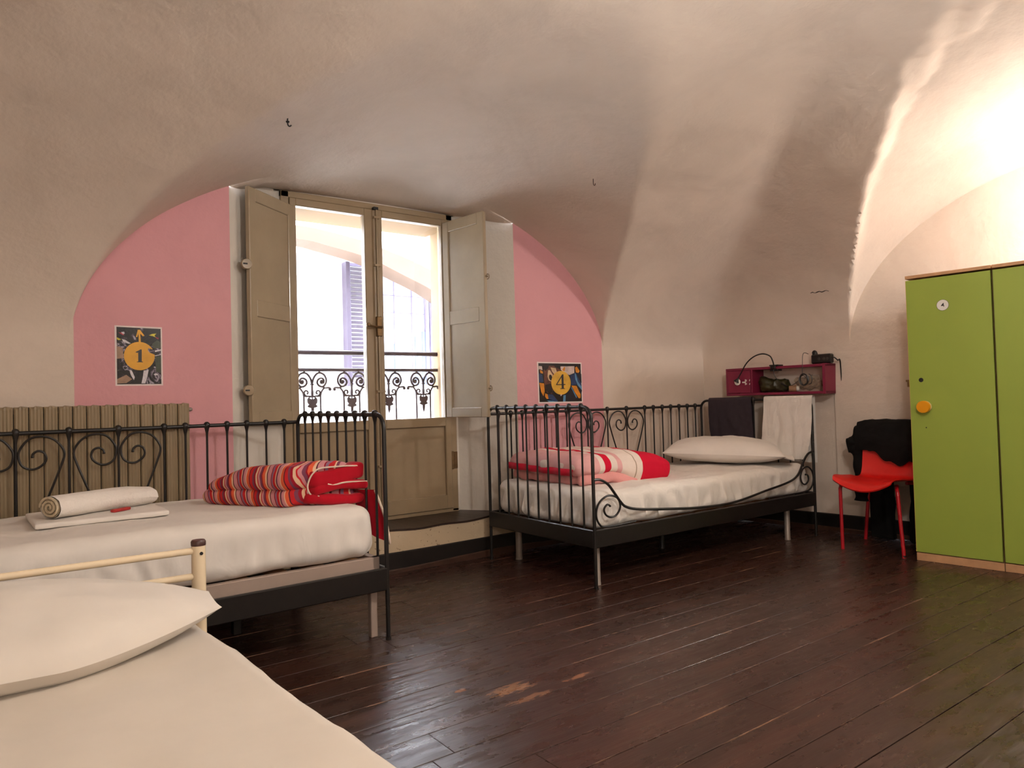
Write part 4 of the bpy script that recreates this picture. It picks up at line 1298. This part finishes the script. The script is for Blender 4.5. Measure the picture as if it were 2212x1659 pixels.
# ------------------------------------------------------------------ burgundy shelf on the wall by the bed and the things on it
TH = math.atan(SK)
def wall_e(y, out=0.0): return (XE-SK*y-out*math.cos(TH), y-out*math.sin(TH))
SHY0, SHZ = -.215, .974
_sx, _sy = wall_e(SHY0)
SHM = Matrix.Translation((_sx, _sy, SHZ)) @ Matrix.Rotation(TH-math.pi/2, 4, 'Z')   # local x along the wall towards the room, local -y... out of the wall
def shelf():
    # local: x 0..L along the wall, y = -out (depth), z up
    root = thing('wall_shelf', 'burgundy box shelf with a small door on the wall above the headboard', 'shelf', (_sx, _sy, SHZ), TH-math.pi/2)
    L, D, H, t = .785, .165, .208, .018
    def bx(n, *a, mat=BURG, bev=.0015):
        m = MB(); m.box(*a, bev=bev); return m.build(n, [mat], root)
    bx('bottom_panel', 0, L, -D, 0, 0, t); bx('top_panel', 0, L, -D, 0, H-t, H)
    bx('end_panel', 0, t, -D, 0, t, H-t); bx('end_panel', L-.020, L, -D-.002, 0, -.002, H+.002)
    bx('divider', .210, .224, -D+.002, 0, t, H-t)
    d = bx('door', t+.002, .2085, -D-.004, -D+.012, t+.002, H-t-.002)
    # white pictogram printed on the door
    m = MB(); P = Matrix(((1,0,0,0),(0,0,-1,0),(0,1,0,0),(0,0,0,1)))
    PM = Matrix.Translation((0, -D-.0042, 0)) @ P
    cx, cz = .166, .100
    m.prism([(cx-.024, cz-.005), (cx, cz-.005), (cx, cz+.005), (cx-.024, cz+.005)], 0, .0005, 0, PM)
    m.prism([(cx, cz-.020), (cx+.007, cz-.020), (cx+.007, cz+.022), (cx, cz+.022)], 0, .0005, 0, PM)
    m.prism([(cx+.009, cz+.006), (cx+.015, cz+.006), (cx+.015, cz+.020), (cx+.009, cz+.020)], 0, .0005, 0, PM)
    m.prism([(cx+.009, cz-.018), (cx+.015, cz-.018), (cx+.015, cz-.006), (cx+.009, cz-.006)], 0, .0005, 0, PM)
    for (a, b) in ((-.020, -.008), (.008, .020)):
        m.prism([(cx+.034, cz+a), (cx+.040, cz+a), (cx+.044, cz+b), (cx+.038, cz+b)], 0, .0005, 0, PM)
    m.build('pictogram', [WHITEP], d)
    # inside of the shelf
    bag = MB()
    G = simple('pouch_dark_green', (52, 48, 22), .35, var=.4, vscale=30, bump=.4, bscale=30)
    def dp(p, n): return n*(.016*fbm((p.x*22, p.y*22, p.z*22), 3))+Vector((0, 0, .030*max(0, (.34-p.x)/.1)*(p.z/.08)))
    bag.soft(.232, .47, -.115, -.03, .002, .095, .036, (20, 12, 12), 0, dp, Matrix.Translation((0, 0, t)))
    o = bag.build('pouch', [G], None); o.matrix_world = SHM; tag(o, 'crumpled dark green pouch lying inside the burgundy shelf', 'pouch')
    tb = MB(); tb.lathe([(.001, 0), (.022, .001), (.023, .004), (.023, .050), (.020, .052)], 16, 0)
    r = tb.build('bottle', [simple('plastic_tan', (158, 122, 92), .4)], None)
    r.matrix_world = SHM @ Matrix.Translation((.495, -.125, t+.0235)) @ Matrix.Rotation(math.radians(90), 4, 'Y') @ Matrix.Rotation(math.radians(-20), 4, 'X')
    tag(r, 'small tan bottle with a white cap lying inside the burgundy shelf', 'bottle')
    c = MB(); c.lathe([(.019, .052), (.019, .070), (.016, .073), (.001, .073)], 16, 0); c.build('cap', [WHITEP], r)
    # clear crumpled bag
    m = bpy.data.materials.new('bag_clear'); m.use_nodes = True; nt = m.node_tree; nt.nodes.clear(); q = NT(nt)
    ou = q.n('ShaderNodeOutputMaterial'); tr = q.n('ShaderNodeBsdfTransparent'); gl = q.n('ShaderNodeBsdfPrincipled'); mx = q.n('ShaderNodeMixShader')
    tr.inputs['Color'].default_value = (.93, .90, .86, 1)
    gl.inputs['Base Color'].default_value = (*lin((170, 150, 128)), 1); gl.inputs['Roughness'].default_value = .15
    f = q.noise(q.n('ShaderNodeTexCoord').outputs['Object'], 26, 3, .6, 1.5)
    q.lk(q.ramp(f, [(.35, (.05,)*3), (.65, (.55,)*3)]), mx.inputs[0]); q.lk(tr.outputs[0], mx.inputs[1]); q.lk(gl.outputs[0], mx.inputs[2]); q.lk(mx.outputs[0], ou.inputs[0])
    cb = MB()
    def dc(p, n): return n*(.022*fbm((p.x*20+5, p.y*20, p.z*20), 3))
    cb.soft(.52, .715, -.105, -.035, .008, .100, .034, (18, 10, 10), 0, dc, Matrix.Translation((0, 0, t+.006)))
    o = cb.build('plastic_bag', [m], None, sharp=60); o.matrix_world = SHM; tag(o, 'crumpled clear plastic bag inside the burgundy shelf', 'bag')
    return D, H
SHD, SHH = shelf()

def reading_lamp():
    D, H = SHD, SHH
    # local shelf coordinates; y negative is out of the wall
    root = thing('reading_lamp', 'black gooseneck clip lamp on the burgundy shelf, its coiled cable hanging down', 'lamp', (_sx, _sy, SHZ), TH-math.pi/2)
    yo = -D-.016
    N = smoothpath([(.405, yo+.012, H+.012), (.403, yo, H+.045), (.385, yo-.005, H+.078), (.330, yo-.010, H+.096), (.262, yo-.012, H+.080), (.200, yo-.012, H+.035), (.152, yo-.014, H-.035), (.125, yo-.016, H-.080)], 6)
    m = MB(); m.tube(N, .0048, 8); m.build('gooseneck', [BLACKP], root)
    a, b = N[-1], (N[-1]-N[-3]).normalized()
    z = b; x = z.cross(Vector((0, 1, 0))).normalized(); y = z.cross(x)
    HM = Matrix(((x.x, y.x, z.x, a.x), (x.y, y.y, z.y, a.y), (x.z, y.z, z.z, a.z), (0, 0, 0, 1)))
    h = MB(); h.lathe([(.006, -.006), (.010, .004), (.022, .022), (.024, .026)], 18, 0, HM)
    hd = h.build('head', [BLACKP], root)
    # pale lens turned to the room
    l = MB(); l.lathe([(.025, .0), (.0255, .004), (.020, .008), (.001, .010)], 22, 0, Matrix.Translation((.118, yo-.012, H-.104)) @ Matrix.Rotation(math.radians(90), 4, 'X') @ Matrix.Translation((0, 0, .0)))
    l.build('lens', [WHITEP], hd)
    c = MB(); c.box(.372, .445, -D-.012, -D+.06, H+.001, H+.012, .003); c.box(.385, .425, -D-.020, -D-.008, H-.020, H+.010, .003); c.box(.375, .44, -D-.010, -D+.05, H-.034, H-.022, .003)
    c.build('clamp', [BLACKP], root)
    w = MB()
    yb = -D-.012
    w1 = MB(); w1.tube(smoothpath([(.408, yb, H-.024), (.412, yb, H-.060), (.432, yb, H-.098), (.450, yb, H-.122)], 5), .002, 6); w1.build('cable', [BLACKP], root)
    w.tube(smoothpath([(.520, yb, H-.146), (.555, yb-.004, H-.140), (.590, yb-.006, H-.118), (.605, yb-.006, H-.098)], 5), .002, 6)
    for k in range(5):
        r = .030+.0035*math.sin(k*2.1); ox = .004*math.cos(k*1.7); oz = .004*math.sin(k*2.3)
        w.tube([(.637+ox+r*math.cos(q)*1.0, yb-.003*k+.004*math.sin(q*2+k), H-.108+oz+1.25*r*math.sin(q)) for q in np.linspace(0, 2*math.pi, 26)[:-1]], .0026, 6, 0, True)
    w.tube([(.672+.022*math.cos(q), yb+.004, H-.105+.036*math.sin(q)) for q in np.linspace(-1.7, 1.7, 14)], .0024, 6)
    w.tube(smoothpath([(.628, yb-.004, H-.072), (.631, yb-.004, H-.01), (.634, yb-.002, H+.06), (.640, yb+.012, H+.083), (.656, yb+.040, H+.074)], 5), .002, 6)
    w.build('cable_coil', [BLACKP], root)
    s = MB(); s.box(-.026, .026, -.005, .005, -.007, .007, .003, 0, Matrix.Translation((.484, yb, H-.138)) @ Matrix.Rotation(math.radians(28), 4, 'Y'))
    s.build('switch', [BLACKP], root)
    # socket block on top of the shelf
    bk = thing('power_strip', 'black socket block with a plug and cord on top of the burgundy shelf', 'power strip', (_sx, _sy, SHZ), TH-math.pi/2)
    m = MB(); m.box(.655, .800, -.105, -.055, H+.003, H+.070, .008); m.build('block', [BLACKP], bk)
    p = MB(); p.lathe([(.018, 0), (.019, .006), (.017, .030), (.008, .040)], 14, 0, Matrix.Translation((.678, -.08, H+.060)) @ Matrix.Rotation(math.radians(-14), 4, 'Y')); p.build('plug', [BLACKP], bk)
    k = MB()
    for x in (.715, .750, .775): k.lathe([(.001, 0), (.010, .0002), (.010, .0014), (.001, .0016)], 12, 0, Matrix.Translation((x, -.105, H+.036)) @ Matrix.Rotation(math.radians(90), 4, 'X'))
    k.build('socket', [simple('plastic_dark_grey', (54, 52, 50), .3)], bk)
    c = MB(); c.tube(smoothpath([(.798, -.08, H+.046), (.812, -.072, H+.040), (.824, -.055, H+.022), (.826, -.020, H+.004), (.822, -.006, -.06)], 5), .004, 8); c.build('cord', [BLACKP], bk)
reading_lamp()

# ------------------------------------------------------------------ green wardrobes
def wardrobe(name, label, t0, w, handle):
    wth = -1.4697
    d = Vector((math.cos(wth), math.sin(wth), 0))
    P = Vector((1.784, -1.729, 0))+d*t0
    # local: x along the front, y into the cupboard (towards the wall)
    root = thing(name, label, 'wardrobe', P, wth, 'green wardrobes')
    H, D = 1.644, .44
    def bx(n, *a, mat=BEECH, bev=.001, par=None):
        m = MB(); m.box(*a, bev=bev); return m.build(n, [mat], par or root)
    g = .0015
    bx('plinth', g, w-g, .006, D, 0, .044)
    bx('side_panel', g, .018, .075, D, .044, 1.6245, mat=BEECHE); bx('side_panel', w-.018, w-g, .075, D, .044, 1.6245, mat=BEECHE)
    bx('back_panel', .018, w-.018, D-.008, D-.001, .044, 1.6245)
    bx('top_panel', g, w-g, -.004, D, 1.6262, H); bx('shelf', .018, w-.018, .03, D-.01, 1.30, 1.318)
    dr = bx('door', .0032, w-.0062, -.0005, .0185, .0500, 1.6165, mat=GREEN)
    ed = MB(); ed.box(.0022, .0036, -.0007, .0187, .0498, 1.6167); ed.build('edge_band', [BEECHE if handle else DARK], dr)  # beech edging; on the knobless unit painted black as shade of the gap
    if handle:
        FM = lambda x, z: Matrix.Translation((x, -.0005, z)) @ Matrix.Rotation(math.radians(90), 4, 'X')
        k = MB(); k.lathe([(.030, 0), (.0335, .003), (.0335, .016), (.030, .022)], 26, 0, FM(.082, .884)); kb = k.build('knob', [BONE], dr)
        k = MB(); k.lathe([(.030, .020), (.0345, .022), (.0345, .042), (.033, .045), (.001, .0455)], 28, 0, FM(.082, .884)); k.build('knob_cap', [ORANGE], kb)
        k = MB(); k.lathe([(.011, 0), (.0125, .001), (.0115, .003), (.005, .0032)], 16, 0, FM(.065, 1.038)); k.box(-.002, .002, -.006, .006, .003, .0036, 0, 0, FM(.065, 1.038)); k.build('lock', [DARK], dr)
        k = MB(); k.lathe([(.0315, 0), (.0315, .0006)], 30, 0, FM(.192, 1.455)); st = k.build('sticker', [INK], dr)
        k = MB(); k.lathe([(.0300, .0005), (.0300, .0010)], 30, 0, FM(.192, 1.455)); k.build('sticker_face', [WHITEP], dr)
        k = MB()
        q = FM(.192, 1.455); sc = .0135
        poly = [(.30, -.8), (.30, -.35), (-.62, -.35), (-.62, -.15), (.18, .85), (.42, .85), (.42, -.12), (.62, -.12), (.62, -.35), (.52, -.35), (.52, -.8)]
        k.prism([(a*sc, b*sc) for a, b in poly], .0010, .0013, 0, q @ Matrix.Scale(1, 4)); k.build('sticker_numeral', [INK], dr)
        k = MB(); k.lathe([(.0035, 0), (.0035, .0006)], 10, 0, FM(.082, .765)); k.build('screw_hole', [DARK], dr)
        k = MB(); k.box(-.012, .004, .004, .014, 1.000, 1.040, .002); k.box(-.020, .002, .006, .012, 1.030, 1.042, .002); k.build('latch_plate', [BRASS], root)
wardrobe('wardrobe', 'lime green wardrobe with an orange knob beside the red chair', 0, .4335, True)
wardrobe('wardrobe', 'lime green wardrobe without visible knob, cut by the picture edge', .4345, .4335, False)

# ------------------------------------------------------------------ red chair and the clothes on it
def chair():
    root = thing('chair', 'red plastic shell chair with black butterfly marks and red tube legs', 'chair', (1.94, -1.46, 0))
    def prof(t):
        """side profile of the shell: (x, z) from the front lip to the top of the back"""
        P = [(-.235, .405), (-.215, .428), (-.15, .436), (-.05, .430), (.06, .424), (.125, .436), (.155, .480), (.170, .56), (.183, .66), (.200, .775)]
        return P
    S = smoothpath([(x, 0, z) for x, z in prof(0)], 4)
    nS = len(S)-1
    def shell(off):
        def fn(u, v):
            f = v*nS; i = min(int(f), nS-1); p = S[i].lerp(S[i+1], f-i)
            a = 2*u-1
            seat = max(0, min(1, (.135-p.x)/.10))
            half = (.205-.03*max(0, (-.12-p.x)/.12)**2)*seat+(1-seat)*(.180-.02*max(0, p.z-.62)/.15)
            if v > .93: half *= math.sqrt(max(.0, 1-((v-.93)/.075)**2))*.6+.4
            dish = .022*a*a*seat - .030*max(0, (-.10-p.x)/.13)*(1-a*a)*0
            curl = -.035*max(0, (-.08-p.x)/.15)*(1-a*a*1.0)*seat+.012*max(0, (-.08-p.x)/.15)
            x = p.x+(-.028*a*a)*(1-seat)+off[0]; z = p.z+dish+curl+off[1]
            return (x, a*half, z)
        return fn
    mb = MB()
    mb.grid(shell((0, 0)), 24, 44, 0, None, flip=True); mb.grid(shell((.006, -.008)), 24, 44, 0, None)
    # rim between both skins
    A, B = shell((0, 0)), shell((.006, -.008))
    ring = [(0, t) for t in np.linspace(0, 1, 45)]+[(t, 1) for t in np.linspace(0, 1, 25)[1:]]+[(1, t) for t in np.linspace(1, 0, 45)[1:]]+[(t, 0) for t in np.linspace(1, 0, 25)[1:-1]]
    n = len(ring); v = [A(*r) for r in ring]+[B(*r) for r in ring]
    mb.add(v, [(i, (i+1) % n, n+(i+1) % n, n+i) for i in range(n)], 0, True)
    sh = mb.build('shell', [REDP], root, sharp=60)
    # crease line where the seat meets the back, butterflies
    def on_back(a, z):
        f = min(range(44), key=lambda k: abs(S[int(k/44*nS)].z-z)+(9 if S[int(k/44*nS)].x < .12 else 0))/44
        return Vector(A((a+1)/2, f))
    for (a, z, s, r) in ((.62, .600, 1.0, .5), (.36, .592, .8, -.3), (.10, .575, .7, .6), (-.30, .535, .75, .2)):
        c = on_back(a, z); m = MB()
        BM = Matrix.Translation(c+Vector((-.0025, 0, 0))) @ Matrix.Rotation(math.radians(-90), 4, 'Z') @ Matrix(((1,0,0,0),(0,0,-1,0),(0,1,0,0),(0,0,0,1))) @ Matrix.Rotation(r, 4, 'Z')
        for sg in (1, -1):
            m.prism([(sg*x*s, y*s) for x, y in ((.001, 0), (.010, .012), (.019, .012), (.016, .002), (.014, -.010), (.006, -.012))][::sg], 0, .0015, 0, BM)
        m.build('butterfly', [DARK], sh)
    legs = {'fl': [(-.06, .13, .415), (-.145, .160, .408), (-.166, .166, .385), (-.168, .167, .34), (-.166, .166, .0)],
            'fr': [(-.06, -.13, .405), (-.125, -.160, .392), (-.142, -.172, .365), (-.146, -.176, .32), (-.156, -.201, .0)],
            'bl': [(.06, .13, .412), (.165, .160, .405), (.188, .168, .38), (.194, .176, .32), (.232, .228, .0)],
            'br': [(.06, -.13, .412), (.165, -.160, .405), (.188, -.168, .38), (.194, -.172, .32), (.218, -.196, .0)]}
    for k, L in legs.items():
        m = MB(); m.tube(smoothpath(L, 6), .0108, 10); l = m.build('leg', [REDM], root)
        f = MB(); f.lathe([(.0105, 0), (.0105, .016)], 10, 0, Matrix.Translation((L[-1][0], L[-1][1], 0))); f.build('foot_cap', [DARK], l)
chair()

def coat():
    root = thing('coat', 'black coat draped over the back of the red chair, reaching down behind it', 'coat', (2.10, -1.46, 0))
    def d(seed, amp=.010):
        return lambda p, n: n*(amp*fbm((p.x*9+seed, p.y*9, p.z*6), 3))
    # saddle over the top of the back: front flap with a ragged slanting hem
    def flap(off):
        def fn(u, v):
            y = .215-.425*u
            bot = .615-.10*min(1, max(0, (u-.16)/.40))+.03*max(0, (u-.62)/.38)+.012*math.sin(u*26)
            if u < .16: bot = .600
            z = .790-(.790-bot)*v-.015*max(0, .08-u)*8-.02*(1-u)*0
            x = .004+.030*v*0-.020-(.012*math.sin(v*3.0))-.006*fbm((u*5, v*4, 2), 2)-.010*math.sin(v*math.pi)
            x += .030*(1-v)**2
            return (x-off, y, z)
        return fn
    m = MB(); m.grid(flap(.016), 34, 18, 0, None, flip=True); m.grid(flap(0), 34, 18)
    A, B = flap(.016), flap(0)
    m.grid(lambda u, v: tuple(Vector(A(u, 1)).lerp(Vector(B(u, 1)), v)), 34, 1)
    m.build('front_flap', [COATB], root, sharp=None)
    m = MB(); m.soft(-.010, .085, -.215, .212, .700, .798, .036, (8, 26, 8), 0, d(3)); m.build('collar', [COATB], root, sharp=None)
    m = MB(); m.soft(.050, .105, .030, .185, .02, .76, .022, (6, 14, 30), 0, d(6, .012)); m.build('back_panel', [COATB], root, sharp=None)
    m = MB(); m.soft(.050, .105, -.205, -.065, .02, .76, .022, (6, 14, 30), 0, d(8, .012)); m.build('back_panel', [COATB], root, sharp=None)
    m = MB(); m.soft(.055, .100, -.20, .18, .45, .76, .02, (6, 20, 12), 0, d(9, .006)); m.build('yoke', [COATB], root, sharp=None)
    # sleeve at the side
    P = smoothpath([(.020, .190, .735), (.010, .232, .668), (.005, .245, .628), (.012, .222, .575), (.018, .212, .46), (.020, .214, .33), (.018, .216, .262)], 6)
    m = MB(); m.tube(P, [.042+.010*math.sin(i*.9)*(.5 if i > 6 else 1)+(.010 if 8 < i < 16 else 0) for i in range(len(P))], 12); m.build('sleeve', [COATB], root, sharp=None)
coat()

# ------------------------------------------------------------------ hooks left in the vault, crack in the plaster
def hooks():
    a = MB(); a.tube(smoothpath([(0, 0, .02), (0, 0, -.012), (.006, -.004, -.022), (.014, -.004, -.016)], 4), .003, 6); a.lathe([(.008, .0), (.008, -.004), (.004, -.007)], 8)
    o = a.build('ceiling_hook', [DARK]); o.location = (-1.485, -.70, 2.212); tag(o, 'small rusty hook in the lunette above the pink panel with poster 1', 'hook')
    a = MB(); a.tube(smoothpath([(0, 0, .02), (0, 0, -.020), (.004, -.003, -.030), (.011, -.003, -.026), (.011, -.003, -.018)], 4), .0022, 6)
    o = a.build('ceiling_hook', [SHOEB]); o.location = (.302, -.698, 2.245); tag(o, 'thin bent hook in the lunette above the pink panel with poster 4', 'hook')
hooks()
def crack():
    root = bpy.data.objects['ceiling']
    mb = MB(); P = []
    for i, y in enumerate(np.linspace(-.915, -1.045, 9)):
        zt = 1.684+.004*math.sin(i*2.1)
        xs = np.linspace(XE-.25, XE-.0005, 900); zz = ceil_z(xs, np.full_like(xs, y))
        k = int(np.argmin(np.abs(zz-zt))); P.append((xs[k]-SK*y-.0015, y, zt))
    v = []; f = []
    for i, p in enumerate(P):
        w = .0012+.003*math.sin(math.pi*(i+.6)/9)*abs(math.sin(i*1.3+.6))
        v += [(p[0], p[1], p[2]-w), (p[0]-.0008, p[1], p[2]+w)]
    for i in range(len(P)-1): f.append((2*i, 2*i+2, 2*i+3, 2*i+1))
    mb.add(v, f, 0); mb.build('crack', [DARK], root)
crack()
